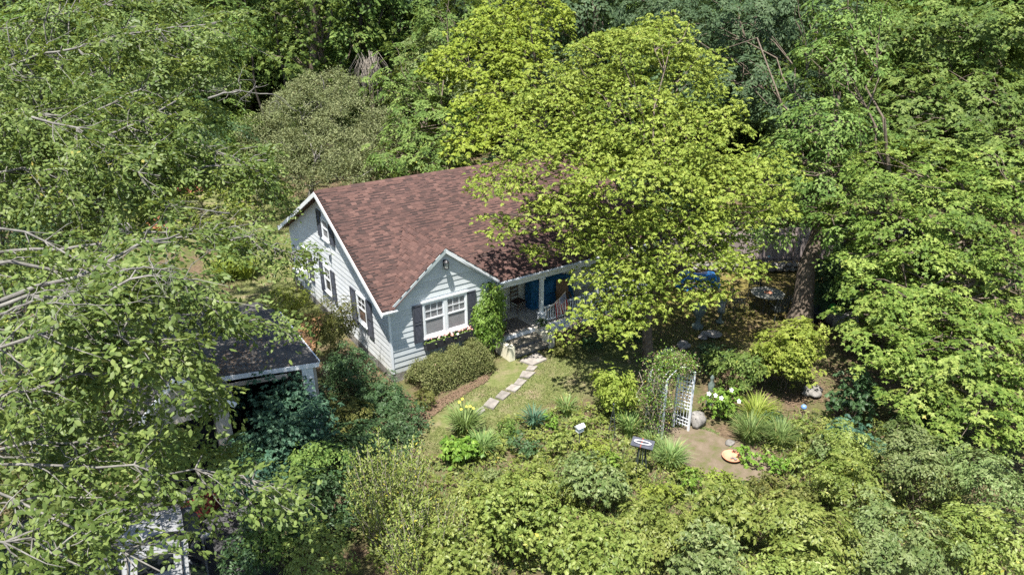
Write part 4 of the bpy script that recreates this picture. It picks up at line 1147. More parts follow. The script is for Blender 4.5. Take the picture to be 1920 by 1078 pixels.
V = [q for r_ in rr for q in r_]; mb.add(V, [(i*9+j,(i+1)*9+j,(i+1)*9+j+1,i*9+j+1) for i in range(4) for j in range(8)], True); mb.build('car_roof', M['carpaint'], parent=car)
cabin([bow(-1.75,.55,1.44,-.05), bow(-2.15,.72,1.02,-.1,dz=.02)], 'rear_window', M['carglass'])
for s in (-1, 1):
    mb = MB(); top = [(s*.60,.18,1.40),(s*.60,.04,1.45),(s*.60,-.6,1.48),(s*.58,-1.37,1.45),(s*.55,-1.7,1.39)]; bot = [(s*.86,.66,.96),(s*.87,.2,.98),(s*.88,-.6,1.0),(s*.86,-1.4,1.01),(s*.8,-2.0,.99)]
    mb.add(top+bot, [(i,i+1,i+6,i+5) if s < 0 else (i+5,i+6,i+1,i) for i in range(4)]); mb.build('side_window', M['carglass'], parent=car)
    mb = MB(); mb.bar((s*.75,.78,1.0),(s*.615,.22,1.43),.05,.05); mb.bar((s*.615,.22,1.43),(s*.57,-1.72,1.42),.04,.035); mb.bar((s*.74,-.62,1.0),(s*.61,-.62,1.48),.05,.04); mb.build('pillar', M['carpaint'], parent=car)
    mb = MB(); mb.tube([(s*.5,.05,1.505),(s*.5,0,1.56),(s*.49,-1.4,1.54),(s*.48,-1.5,1.49)], .018, 6); mb.build('roof_rail', M['black'], parent=car)
    mb = MB(); mb.blob((s*1.0,.52,1.06), (.12,.07,.085), 2, .05); mb.box(min(s*.86,s*.95), max(s*.86,s*.95), .49, .55, .99, 1.04); mb.build('side_mirror', M['carpaint'], parent=car)
    mb = MB(); mb.blob((s*.62,2.13,.66), (.16,.13,.06), 4, .05); mb.build('headlight', M['chrome'], parent=car)
    for yw in (1.4, -1.35):
        w = empty('wheel', (s*.80, yw, .32), parent=car)
        R90 = Matrix.Rotation(math.pi/2, 3, 'Y')
        mb = MB(); mb.lathe((0,0,0), [(.2,-.1),(.3,-.105),(.32,-.07),(.32,.07),(.3,.105),(.2,.1)], 22, ax=R90); mb.build('tyre', M['rubber'], parent=w)
        mb = MB(); mb.lathe((0,0,0), [(.05,-.106),(.19,-.108),(.2,-.09),(.2,.09),(.19,.108),(.05,.106)], 16, ax=R90); mb.build('rim', M['plasticgrey'], parent=w)
mb = MB(); mb.hexa([(-.33,-.2,1.538),(.33,-.2,1.538),(.33,-.75,1.545),(-.33,-.75,1.545),(-.31,-.22,1.560),(.31,-.22,1.560),(.31,-.73,1.566),(-.31,-.73,1.566)]); mb.build('sunroof', M['carglass'], parent=car)
for s in (-1, 1): mb = MB(); mb.bar((s*.5-.35,1.02,1.07),(s*.35,.86,1.11),.015,.015); mb.build('wiper', M['black'], parent=car)
mb = MB(); mb.box(-.5,.5,2.31,2.36,.45,.58); mb.build('grille', M['black'], parent=car)
# red tub
tub = MB(); q = at(370, 945, .3); tub.lathe((0,0,0), [(.05,.42),(.28,.40),(.42,.30),(.47,.12),(.5,.03),(.47,.0)], 26, sx=1.15, sy=.62)
o = tub.build('red_tub', M['red'], label='upturned oval red plastic tub on the drive beyond the car', cat='tub'); o.location = (q[0], q[1], .03); o.rotation_euler = (0, 0, .25)

# ------------------------------------------------------------------ garden furniture and yard things
# arbor with lattice sides
aR1, aR2, aL1, aL2 = [np.array([*q[:2], 0]) for q in (at(1290,808), at(1262,799), at(1240,822), at(1210,806))]
arb = empty('garden_arbor', tuple((aR1+aL1)/2), label='white lattice garden arbor overgrown with climbing roses', cat='arbor')
org = (aR1+aL1)/2
def la(p, z): return (p[0]-org[0], p[1]-org[1], z)
for p_, h_ in ((aR1, 2.05), (aR2, 2.05), (aL1, 2.0), (aL2, 2.0)):
    mb = MB(); mb.bar(la(p_, -.02), la(p_, h_), .055); mb.build('post', M['trim'], parent=arb)
    
for a_, b_ in ((aR1, aR2), (aL1, aL2)):
    dvec = b_-a_
    for i in range(1, 5):
        q = a_+dvec*i/5; mb = MB(); mb.bar(la(q, .12), la(q, 1.95), .028, .012, up=tuple(dvec)); mb.build('lattice_slat', M['trim'], parent=arb)
    nrm_ = np.array([-dvec[1], dvec[0], 0]); nrm_ = nrm_/np.linalg.norm(nrm_)*.014
    for i in range(16):
        zz = .18+i*.115
        if i in (3, 4): continue
        mb = MB(); mb.bar(la(a_+nrm_, zz), la(b_+nrm_, zz+(.0 if i > 2 else .05)), .012, .028); mb.build('lattice_slat', M['trim'], parent=arb)
for i in range(5):
    t = i/4; mb = MB(); a_ = aR1+(aR2-aR1)*t; b_ = aL1+(aL2-aL1)*t
    pts_ = [la(a_+(b_-a_)*s, 2.0+.32*math.sin(math.pi*s)) for s in np.linspace(0, 1, 7)]
    mb.tube(pts_, .02, 5); mb.build('arch_rib', M['trim'], parent=arb)

# black stand (tilted tray with pale loop)
q = at(1208, 868, .35)
stand = empty('sprinkler_stand', (q[0], q[1], 0), .0, label='black tilted tray with a pale loop on a dark slatted stand in the flower bed', cat='garden stand')
tc = Vector(at(1205, 832, 1.0))-Vector((q[0], q[1], 0))
Rt = Matrix.Rotation(-1.0, 3, 'Z') @ Matrix.Rotation(.25, 3, 'X')
def tr(v): return tuple(Rt @ Vector(v)+tc)
mb = MB(); mb.hexa([tr((-.27,-.14,-.03)),tr((.27,-.14,-.03)),tr((.27,.14,-.03)),tr((-.27,.14,-.03)),tr((-.3,-.16,.04)),tr((.3,-.16,.04)),tr((.3,.16,.04)),tr((-.3,.16,.04))]); mb.build('tray', M['navy'], parent=stand)
mb = MB(); lp_ = [tr((.23*math.cos(a), .055*math.sin(a), .065)) for a in np.linspace(0, 2*math.pi, 18, endpoint=False)]; mb.tube(lp_, .017, 6, closed=True); mb.build('loop', M['plasticgrey'], parent=stand)
mb = MB(); mb.hexa([tr((-.035,-.165,-.02)),tr((-.015,-.165,-.02)),tr((-.015,.165,.0)),tr((-.035,.165,.0)),tr((-.035,-.165,.05)),tr((-.015,-.165,.05)),tr((-.015,.165,.05)),tr((-.035,.165,.05))]); mb.build('band', M['orange'], parent=stand)
for a in range(6):
    an = a*1.047; mb = MB(); b0 = (tc.x+.17*math.cos(an), tc.y+.17*math.sin(an), 0); t0 = (tc.x+.1*math.cos(an), tc.y+.08*math.sin(an), tc.z-.05); mb.tube([b0, t0], .018, 5); mb.build('leg', M['iron'], parent=stand)

q = at(1372, 858, .05)
sc_ = empty('terracotta_dish', (q[0], q[1], .01), label='shallow round terracotta dish on the bare soil path', cat='dish')
mb = MB(); mb.lathe((0,0,.0), [(.12,.0),(.18,.0),(.27,.10),(.285,.12),(.265,.125),(.245,.105),(.17,.035),(.0,.03)], 26); mb.build('bowl', M['terracotta'], parent=sc_)
mb = MB()
for i in range(5): mb.blob((rng.normal(0,.06), rng.normal(0,.06), .06), (.04,.03,.025), i)
mb.build('pebbles', M['stone'], parent=sc_)
def boulder(u, v, r, label, seed, cat='boulder', name='boulder', mat='stone', z=0.0, group=None):
    q = at(u, v, z); mb = MB(); mb.blob((0,0,r[2]*.6), r, seed, .22, 10, 14, .35)
    o = mb.build(name, M[mat], label=label, cat=cat, group=group); o.location = (q[0], q[1], 0); return o
boulder(1306, 795, (.34,.27,.26), 'rounded pale grey boulder at the foot of the white arbor', 3)
boulder(1368, 832, (.16,.13,.07), 'flat dark rock with pale patches on the soil path edge', 5, 'rock', 'garden_rock')
boulder(1580, 612, (.6,.42,.4), 'large pale boulder beside the green watering can', 9)
boulder(1522, 738, (.35,.28,.16), 'flat grey rock behind the yellow green maple shrub', 13, 'rock', 'garden_rock')
boulder(237, 440, (.5,.4,.38), 'grey boulder in the ground cover of the left yard', 21)
boulder(1280, 650, (.3,.2,.12), 'pale edging stone beside the shaded lawn under the tree', 23, 'rock', 'garden_rock')
boulder(1250, 664, (.34,.2,.13), 'low edging stone right behind the yellow green tree trunk', 25, 'rock', 'garden_rock')
boulder(1225, 678, (.25,.2,.12), 'small edging stone tight against the yellow green tree trunk', 26, 'rock', 'garden_rock')
boulder(1320, 632, (.28,.2,.1), 'edging stone in the shade below the garden lantern', 27, 'rock', 'garden_rock')
# patio table and chairs
q = at(1440, 549, .74); tx, ty = q[0], q[1]
pt = empty('patio_table', (tx, ty, 0), label='round mottled patio table with dark legs in tree shade', cat='table')
mb = MB(); mb.lathe((0,0,0), [(.0,.70),(.60,.70),(.66,.715),(.67,.735),(.64,.75),(.03,.752)], 36); mb.build('tabletop', M['tabletop'], parent=pt)
mb = MB(); mb.lathe((0,0,0), [(.05,.753),(.17,.756),(.17,.768),(.02,.77)], 20); mb.build('turntable', M['terracotta'], parent=pt)
for i in range(4):
    a = i*1.571+.4; mb = MB(); mb.tube([(.5*math.cos(a),.5*math.sin(a),0),(.36*math.cos(a),.36*math.sin(a),.35),(.46*math.cos(a),.46*math.sin(a),.69)], .02, 6); mb.build('leg', M['iron'], parent=pt)
def patio_chair(dx, dy, face, label):
    o = empty('patio_chair', (tx+dx, ty+dy, 0), face, label=label, cat='chair', group='black lattice metal chairs round the patio table')
    for sx in (-1, 1):
        for y_ in (-.22, .22):
            mb = MB(); mb.tube([(sx*.25, y_*1.1, 0), (sx*.24, y_, .42)], .014, 6); mb.build('leg', M['iron'], parent=o)
        mb = MB(); mb.tube([(sx*.27,.22,.42),(sx*.28,.22,.64),(sx*.28,-.2,.64),(sx*.27,-.22,.42)], .014, 6); mb.build('armrest', M['iron'], parent=o)
    mb = MB()
    for i in range(8): mb.box(-.26, .26, -.24+i*.066, -.215+i*.066, .42, .432); mb.box(-.26+i*.07, -.235+i*.07, -.24, .24, .4325, .44)
    mb.build('seat', M['iron'], parent=o)
    mb = MB()
    for i in range(6): mb.box(-.24+i*.09, -.21+i*.09, .235+.0, .247, .46, .98)
    for i in range(6): mb.box(-.26, .26, .2475, .258, .48+i*.095, .51+i*.095)
    mb.tube([(-.26,.25,.44),(-.26,.25,.9),(-.2,.25,1.0),(.2,.25,1.0),(.26,.25,.9),(.26,.25,.44)], .016, 6); mb.build('backrest', M['iron'], parent=o)
va = np.array([math.sin(_y), math.cos(_y)]); vr = np.array([math.cos(_y), -math.sin(_y)])
def rel(f, r): return va*f+vr*r
for (f, r), lb in zip(((.95, -.1), (-.95, .15), (-.1, -1.25), (.1, 1.2)),
        ('black lattice chair on the far side of the round patio table', 'black lattice chair on the near side of the round patio table', 'black metal chair left of the round patio table', 'black metal chair between the patio table and the thick trunk')):
    d = rel(f, r); patio_chair(d[0], d[1], math.atan2(-d[0], d[1])*1.0, lb)
# lantern, dark figure/urn
q = at(1350, 600, .1)
ln = empty('garden_lantern', (q[0], q[1], 0), label='grey green garden lantern with glazed sides and domed cap', cat='lantern')
mb = MB(); mb.lathe((0,0,0), [(.16,0),(.17,.04),(.07,.1),(.06,.42),(.16,.46),(.17,.5)], 12); mb.build('base', M['bronze'], parent=ln)
mb = MB(); mb.lathe((0,0,0), [(.11,.50),(.14,.52),(.13,.92)], 12); mb.build('lamp_glass', M['lampglass'], parent=ln)
mb = MB(); mb.lathe((0,0,0), [(.20,.92),(.2,.96),(.12,1.08),(.04,1.16),(.05,1.2),(.01,1.26)], 12)
for i in range(6): a = i*1.047; mb.tube([(.14*math.cos(a),.14*math.sin(a),.5),(.14*math.cos(a),.14*math.sin(a),.93)], .012, 5)
mb.build('cap', M['bronze'], parent=ln)
q = at(1308, 610, .1)
ur = empty('garden_urn', (q[0], q[1], 0), label='tall dark mossy stone urn left of the garden lantern', cat='urn')
mb = MB(); mb.lathe((0,0,0), [(.22,0),(.22,.12),(.1,.2),(.09,.4),(.24,.65),(.26,.9),(.22,.98),(.27,1.02),(.2,1.03)], 14); mb.build('body', M['bronze'], parent=ur)
q = at(1337, 628, .1); mb = MB(); mb.lathe((0,0,0), [(.1,0),(.09,.05),(.3,.12),(.34,.16),(.31,.16),(.05,.12)], 18); o = mb.build('bird_bath', M['stone'], label='low pale stone bowl in the shade below the garden lantern', cat='bowl'); o.location = (q[0], q[1], 0)
# blue tarp heap by the fence
q = at(1310, 522, .4)
drape('blue_tarp', q[0]-.85, q[0]+.85, q[1]-.4, q[1]+.4, 0, .6, M['tarp'], 5, 'bright blue tarp over a low pile behind the drooping branch', .1, rz=-.55)
# green watering can, dark tub
q = at(1548, 592, .3)
wcn = empty('watering_can', (q[0]+.1, q[1]-.2, .52), -.6, label='green plastic watering can standing by the large boulder', cat='watering can')
mb = MB(); mb.lathe((0,0,0), [(.12,0),(.13,.02),(.12,.24),(.09,.27)], 16); mb.build('body', M['green'], parent=wcn)
mb = MB(); mb.tube([(.1,0,.06),(.25,0,.2),(.33,0,.3)], [.03,.02,.02], 7); mb.lathe((.34,0,.31), [(.02,-.02),(.045,.03)], 10); mb.build('spout', M['green'], parent=wcn)
mb = MB(); mb.tube([(-.1,0,.06),(-.2,0,.18),(-.12,0,.34),(.03,0,.34),(.06,0,.26)], .014, 6); mb.build('handle', M['green'], parent=wcn)
mb = MB(); mb.blob((0,0,.26), (.3,.26,.3), 31, .1, 8, 12, .3); o = mb.build('garden_rock', M['stone'], label='squat rock under the green watering can', cat='rock'); o.location = (q[0]+.1, q[1]-.2, 0)
q = at(1535, 592, .15); mb = MB(); mb.lathe((0,0,0), [(.0,.02),(.34,.0),(.42,.4),(.46,.42),(.44,.44),(.39,.4),(.33,.06),(.05,.05)], 24); o = mb.build('dark_tub', M['navy'], label='dark round tub on the ground right of the thick trunk', cat='tub'); o.location = (q[0]-.1, q[1]+.1, 0)
# gazing ball
q = at(1507, 764, .7); gb = empty('gazing_ball', (q[0], q[1], 0), label='pale blue glass ball on a thin stake in the flower bed', cat='garden ornament')
mb = MB(); mb.blob((0,0,.72), (.085,.085,.085), 1, 0, 10, 14); mb.build('ball', M['blueball'], parent=gb)
mb = MB(); mb.tube([(0,0,0),(0,0,.65)], .01, 5); mb.build('stake', M['iron'], parent=gb)
q = at(1087, 808, .8); bh = empty('bird_feeder', (q[0], q[1], 0), label='small white bird feeder on a stake among the front perennials', cat='bird feeder')
mb = MB(); mb.box(-.1,.1,-.07,.07,.8,.95); mb.build('box_body', M['white'], parent=bh)
mb = MB(); mb.hexa([(-.13,-.1,.952),(.13,-.1,.952),(.13,.1,.952),(-.13,.1,.952),(-.13,-.01,1.03),(.13,-.01,1.03),(.13,.01,1.03),(-.13,.01,1.03)]); mb.build('roof', M['white'], parent=bh)
mb = MB(); mb.tube([(0,0,0),(0,0,.8)], .015, 5); mb.build('stake', M['oldwood'], parent=bh)
q = at(1335, 712, .9); gs = empty('garden_statue', (q[0], q[1], 0), label='pale green figure shaped garden ornament behind the white flowered shrub', cat='garden ornament')
mb = MB(); mb.lathe((0,0,0), [(.13,0),(.13,.1),(.06,.14),(.1,.5),(.12,.75),(.05,.85),(.07,.93),(.075,1.0),(.02,1.07)], 12, sy=.75); mb.build('figure', M['bronze'], parent=gs)
q = at(1148, 800, .4); ob = empty('obelisk', (q[0], q[1], 0), label='slim dark metal plant obelisk in the bed right of the perennials', cat='plant support')
for i in range(4): a = i*1.571; mb = MB(); mb.tube([(.16*math.cos(a),.16*math.sin(a),0),(0,0,1.15)], .009, 5); mb.build('leg', M['iron'], parent=ob)
mb = MB()
for zz, r_ in ((.35,.115),(.7,.068)): mb.tube([(r_*math.cos(t),r_*math.sin(t),zz) for t in np.linspace(0, 6.28, 8, endpoint=False)], .007, 4, closed=True)
mb.blob((0,0,1.18),(.03,.03,.04),1,0,6,8); mb.build('ring', M['iron'], parent=ob)

# fence along the back right
f0, f1 = np.array(at(1400, 503)[:2]), np.array(at(1530, 503)[:2]); fd = (f1-f0)/np.linalg.norm(f1-f0); fn = np.array([-fd[1], fd[0]])
if np.dot(fn, CAM[:2]-f0) < 0: fn = -fn
s0, s1 = -5.5, 7.5
fe = empty('wooden_fence', (f0[0], f0[1], 0), math.atan2(fd[1], fd[0]), label='weathered board fence with rails behind the patio', cat='fence')
sgn = 1 if (Matrix.Rotation(-math.atan2(fd[1], fd[0]), 2) @ Vector(fn)).y > 0 else -1
bme_ = []
for k in range(4):
    mb = MB(); mb.box(-.066, .066, -.009, .009, .35+.01*k, 2.0+.02*k); bme_.append(mb.mesh('board', M['fence']))
n_ = int((s1-s0)/.14)
for i in range(n_): o = link('board', bme_[i % 4], parent=fe); o.location = (s0+i*.14+.07, 0, 0); o.rotation_euler = (0, rng.normal(0, .006), 0)
for zz in (.5, 1.65): mb = MB(); mb.box(s0, s1, sgn*.035-.025, sgn*.035+.025, zz, zz+.09); mb.build('rail', M['fence'], parent=fe)
for i in range(6):
    x = s0+.3+i*2.45; mb = MB(); mb.box(x-.05, x+.05, sgn*.112-.05, sgn*.112+.05, 0, 2.05); mb.build('fence_post', M['fence'], parent=fe)
# dry stone edging in front of the fence
sw = empty('stone_wall', (f0[0], f0[1], 0), math.atan2(fd[1], fd[0]), label='low dry stone edging along the foot of the board fence', cat='stone wall')
x = s0; k = 0
while x < s1:
    w = rng.uniform(.25, .6)
    for lay in range(2):
        mb = MB(); mb.blob((x+w/2+lay*.12, sgn*(.42-lay*.05), .12+lay*.2), (w/2, .18, .13), k, .2, 6, 10, .2); mb.build('stone', M['stone'], parent=sw); k += 1
    x += w
q = at(1441, 480, .6); tb = empty('hose_reel', (q[0], q[1], 0), label='pale teal ornament hanging on the fence post behind the table', cat='garden ornament')
mb = MB(); mb.lathe((0,0,.45), [(.02,0),(.11,.04),(.12,.14),(.05,.22),(.08,.3),(.02,.34)], 10); mb.build('body', M['teal'], parent=tb)
mb = MB(); mb.tube([(0,0,0),(0,0,.46)], .02, 6); mb.build('stake', M['oldwood'], parent=tb)
#==PLANTS==
# ------------------------------------------------------------------ trees
def lob(l): return [(W(u, v, d), rx, rz) for u, v, d, rx, rz in l]

# the broad yellow green tree in front of the porch
root = np.array([*at(1216, 692)[:2], 0])
tree('broadleaf_tree', 'broad yellow green tree with layered sprays in front of the porch', root, .2, lob([
    (1150,95,24.5,2.0,1.3),(1240,60,25.5,1.5,1.0),(1320,445,23,1.5,.4),(1000,470,22.5,.6,.35),(1160,610,21.2,.9,.35),(1215,570,21.4,.7,.35),(1230,515,21.4,.9,.4),(1180,485,21.6,1.3,.5),(1395,500,22,.9,.35),(1100,462,21.8,.9,.5),(1445,385,23,1.1,.5),(1380,345,22.5,1.5,.7),(1100,270,23,1.9,1.0),(1250,290,22.5,2.0,1.0),(1210,420,21.8,1.4,.6),(1110,150,24.5,1.8,1.2),(1275,140,25.5,2.3,1.5),(1040,190,24.3,2.1,1.2),(1180,215,23.2,2.6,1.4),(1330,230,24.6,2.1,1.3),
    (1010,290,22.8,1.9,.95),(935,345,22.2,1.2,.8),(950,425,21.8,.85,.6),(1060,385,22,1.8,.9),(1180,330,21.3,2.3,1.1),(1320,330,22.8,2.2,1.0),(1425,315,23.4,1.3,.8),
    (1130,440,22,1.3,.75),(1290,405,21.4,1.7,.65),(1390,400,22.2,1.0,.5),(1335,478,21.6,1.25,.42),(1320,545,21.6,1.15,.34),(1245,480,21,.7,.4),
    (1135,515,21.8,1.1,.6),(1185,555,21.4,1.0,.5),(1130,590,21.2,1.0,.42),(1056,622,21.8,.36,.26),(1108,562,21.6,.5,.35)]),
    'L_yellow', style='rosette', shape='diamond', leaf=.122, R=.44, per=56, dens=3.9, up=.8, droop=.35, wr=.40, topz=8.0, twigs=5, rough=.42, inner=.2, jit=.38, bark='bark', limb_r=.28)
# brighter yellow tree behind the house
tree('broadleaf_tree', 'brightest yellow tree rising behind the right half of the roof', np.array([17.0, 12.5, 0]), .25, lob([
    (930,60,38,3.0,1.9),(1015,40,39,2.6,1.8),(850,120,36,2.4,1.4),(930,150,36,2.6,1.5),(985,110,36,2.0,1.3),(900,215,33,1.9,1.2),(880,270,31.5,1.5,.8),(960,240,32,1.6,1.1)]),
    'L_yellow2', style='rosette', leaf=.19, R=.5, per=42, dens=2.0, up=.7, wr=.45, topz=10.5, rough=.34, jit=.3)
# bushy green trees between the grey shrub and the yellow tree
tree('broadleaf_tree', 'mid green bushy tree between the grey green shrub and the yellow tree', np.array([12.5, 17.5, 0]), .2, lob([
    (790,240,36,2.0,1.9),(760,150,41,2.4,2.2),(835,250,34,1.6,1.4),(800,310,33,1.7,1.3),(740,300,34.5,1.5,1.2),(850,40,44,3,2.4)]),
    'L_green', style='fan', leaf=.19, R=.55, per=40, dens=1.5, topz=7.5)
tree('broadleaf_tree', 'loose pale green tree above the right end of the grey shrub', np.array([17.5, 27, 0]), .2, lob([
    (800,110,46,2.6,2.4),(850,160,44,2.2,1.9),(760,190,44,1.6,1.5)]), 'L_grey2', style='fan', leaf=.2, R=.55, per=36, dens=1.4, topz=10)
# big grey green shrub
tree('large_shrub', 'huge rounded grey green shrub behind the left end of the roof', np.array([3.9, 20.2, 0]), .25, lob([
    (560,205,41,3.1,2.1),(640,235,40,3.2,2.1),(700,270,38.5,2.5,1.9),(520,265,40,2.5,2.0),(600,300,38,3.0,2.0),(680,330,37,2.3,1.6),(540,340,38,2.2,1.5),(625,175,42,2.0,1.3)]),
    'L_grey', style='cloud', leaf=.14, R=.34, per=40, dens=2.3, up=.3, wr=.42, bark='greybark', topz=3.5, twigs=4, cat='shrub', rough=.5, inner=.08, low=-.2)
# thick trunked tree right of the patio
root = np.array([*at(1497, 618)[:2], 0])
tree('shade_tree', 'tall tree with the thick grey brown trunk beside the patio table', root, .42, lob([
    (1310,45,33,3.0,2.0),(1420,60,32,3.0,2.2),(1230,20,36,2.8,2.0),(1520,30,31,2.8,2.0),(1390,160,30.5,2.6,1.6),(1480,190,29.5,2.4,1.5),(1330,120,33,2.4,1.5)]),
    'L_blue', style='fan', leaf=.17, R=.5, per=40, dens=2.0, up=.45, topz=14, root_top=(17.6,-3.6,8.6), jit=.5, bark='bark', fork=(.55,.98), limb_r=.16)
tree('broadleaf_tree', 'deep green tree whose low boughs hang before the thick trunk', np.array([18.5,-7.5,0]), .24, lob([
    (1560,250,27,2.4,1.4),(1530,330,24.5,1.4,.8),(1545,215,25,1.6,1.0),(1570,110,26,1.8,1.2),(1560,410,23.5,1.0,.5),(1600,20,27,2,1.3),(1490,290,27,1.7,1.0),(1520,370,26,1.5,.9),(1610,460,25,1.4,1.2),(1650,545,24.5,1.5,1.2),(1590,370,26,2.0,1.2),(1480,395,25.5,.9,.35),(1440,420,26.5,1.2,.4),(1390,415,27.5,1.3,.5)]),
    'L_green', style='fan', leaf=.155, R=.5, per=34, dens=2.0, up=.6, topz=8)
# right maples
tree('maple_tree', 'large maple with yellow tipped layered boughs right of the patio', np.array([17.5,-12.5,0]), .3, lob([
    (1700,320,24,2.2,1.1),(1800,370,23,2.3,1.1),(1890,340,23,2.0,1.2),(1640,400,23.5,1.5,.9),(1740,450,22.5,2.0,.9),(1860,470,22,2.0,1.0),(1640,480,23,1.1,.6),(1700,540,22,1.7,.8),
    (1820,560,21.5,1.8,.9),(1900,600,21,1.6,.9),(1620,590,22.5,.9,.6)]),
    'L_maple', style='fan', shape='maple', leaf=.125, R=.52, per=40, dens=2.5, up=.72, droop=.3, wr=.8, topz=10, rough=.34)
tree('maple_tree', 'low spreading maple with yellow green boughs at the right edge', np.array([15.6,-14.0,0]), .22, lob([
    (1700,650,20.5,1.4,.7),(1790,640,20,1.6,.8),(1890,690,19.5,1.5,.8),(1720,720,19.8,1.4,.6),(1830,740,19.2,1.5,.7),(1780,790,19,1.0,.45),(1920,790,18.8,1.0,.7),(1660,560,21.5,1.0,.5)]),
    'L_maple', style='fan', shape='maple', leaf=.13, R=.52, per=42, dens=2.6, up=.75, droop=.32, wr=.8, topz=4.5, rough=.34)
tree('maple_tree', 'tall green maple filling the top right corner', np.array([27,-9,0]), .35, lob([
    (1650,60,31,2.8,1.8),(1780,60,30,3.0,1.9),(1900,50,29,3.0,2.0),(1700,170,29,2.8,1.6),(1840,180,28,3.0,1.7),(1620,240,27.5,1.8,1.1),(1760,260,27,2.2,1.1),(1890,270,26.5,2.2,1.3)]),
    'L_green', style='fan', shape='maple', leaf=.185, R=.6, per=34, dens=1.4, up=.6, wr=.8, topz=15, rough=.34)
tree('understory_tree', 'dark young tree in the shade beneath the right maples', np.array([19.5,-12.0,0]), .1, lob([
    (1750,560,26,2.2,1.6),(1880,540,27,2.6,1.8),(1660,640,24,1.4,1.2),(1840,650,24,1.8,1.3),(1650,330,31,2.6,1.8),(1800,300,32,3,2)]),
    'L_forest', style='fan', leaf=.17, R=.5, per=36, dens=1.2, up=.5, topz=5)

tree('leafy_tree', 'dense leafy tree filling the upper left corner behind the pale boughs', np.array([-7.5,6.5,0]), .22, lob([
    (60,70,21,2.2,1.4),(190,60,22,2.2,1.4),(320,90,23,2.0,1.3),(90,200,20.5,2.0,1.2),(230,200,21.5,2.0,1.2),(360,215,22.5,1.5,.9),(40,320,19.5,1.8,1.1),(180,310,20.5,1.6,.9),(430,60,24.5,1.5,1.1),(-40,150,20,2,1.4)]),
    'L_forest', style='fan', leaf=.13, R=.45, per=34, dens=2.6, up=.5, topz=9, rough=.42, bark='greybark', limb_r=.2)
tree('leafy_tree', 'darker leafy tree whose crown hides the left yard behind the lower boughs', np.array([-10.5,2.0,0]), .18, lob([
    (60,480,15.5,1.5,1.0),(170,560,15,1.2,.8),(30,620,14.5,1.3,.9),(150,440,16.5,1.3,.8),(230,640,15,1.0,.6),(100,740,14,1.1,.8),(-20,380,16,1.4,1),(10,860,13.4,1.0,.8),(140,870,13.6,.9,.5),(300,850,15.4,.75,.45)]),
    'L_beech', style='fan', leaf=.10, R=.36, per=34, dens=3.4, up=.55, topz=6, rough=.42, bark='greybark', limb_r=.2)
tree('leafy_tree', 'sunlit leafy crown in the upper left between the pale boughs', np.array([-9.5,3.2,0]), .16, lob([
    (40,120,17,1.5,.9),(170,140,17.5,1.4,.8),(300,170,18.5,1.3,.8),(110,30,18,1.5,.9),(260,50,18.5,1.4,.9),(100,270,16.5,1.3,.7),(260,280,17.5,1.1,.6),(400,140,20,1.0,.7),(-30,250,16,1.3,.9)]),
    'L_beech', style='fan', leaf=.10, R=.38, per=30, dens=3.0, up=.55, topz=8, rough=.42, bark='greybark', limb_r=.2)
# ---- the pale barked tree at the left whose boughs cross the picture
LB = Leaves(); bt = MB(); bl = MB(); spl = []
root = np.array([*W(-330, 900, 13)[:2], 0])
def limb(pts, r0, r1, nt, tl, leaf=.105, per=30, up=.7, R=.42, tw=.009, twl=1.0, spread=1.0):
    """bough through world points, with side twigs carrying two ranked leaves"""
    P = np.array([W(*p_) for p_ in pts]); seg = np.linalg.norm(np.diff(P, axis=0), axis=1); cum = np.concatenate([[0], np.cumsum(seg)])
    leaf = leaf*.86; far_ = pts[0][2] > 12.8; nt = int(nt*(1.15 if far_ else .66)); r0 *= .5 if far_ else .66; tw *= .7
    t = np.linspace(0, cum[-1], max(6, int(cum[-1]/.35))); Q = np.stack([np.interp(t, cum, P[:, i]) for i in range(3)], 1)
    Q[1:-1] += rng.normal(0, .035, Q[1:-1].shape)
    rr = np.linspace(r0, r1, len(Q)); bl.tube([tuple(q) for q in Q], list(rr), 7, cap=False)
    f = rng.uniform(.12, 1, nt)**.8; ii = (f*(len(Q)-1)).astype(int); b0 = Q[ii]
    dirv = nrm(Q[np.minimum(ii+1, len(Q)-1)]-Q[np.maximum(ii-1, 0)])
    sd_ = nrm(np.cross(dirv, np.array([0, 0, 1.])))*np.where(rng.random(nt) < .5, 1, -1)[:, None]
    tv_ = nrm(dirv*rng.uniform(.2, .9, (nt, 1))+sd_*rng.uniform(.3, 1.0, (nt, 1))+np.stack([np.zeros(nt), np.zeros(nt), rng.normal(-.15, .38, nt)], 1))
    ln = tl*rng.uniform(.35, 1.1, nt)*spread
    for k in range(nt):
        e = b0[k]+tv_[k]*ln[k]-np.array([0, 0, .12*ln[k]**2]); cu = curve(b0[k], e, 5, .03, .05)
        bl.tube([tuple(q) for q in cu], [tw*2.0, tw*1.6, tw*1.2, tw*.9, tw*.5], 3, cap=False)
        m_ = max(2, int(ln[k]/.28)); tt = rng.uniform(.25, 1, m_); pp = np.stack([np.interp(tt, np.linspace(0, 1, 5), cu[:, i]) for i in range(3)], 1)
        hd = nrm(np.tile(tv_[k], (m_, 1))+rng.normal(0, .55, (m_, 3)))
        nn = nrm(np.array([0, 0, 1.])*up+rng.normal(0, .38, (m_, 3)))
        fill_sprays(LB, pp, hd, nn, 'fan', leaf, R, per, droop=.4, wr=.55, jit=.45); spl.append(pp)
B = limb
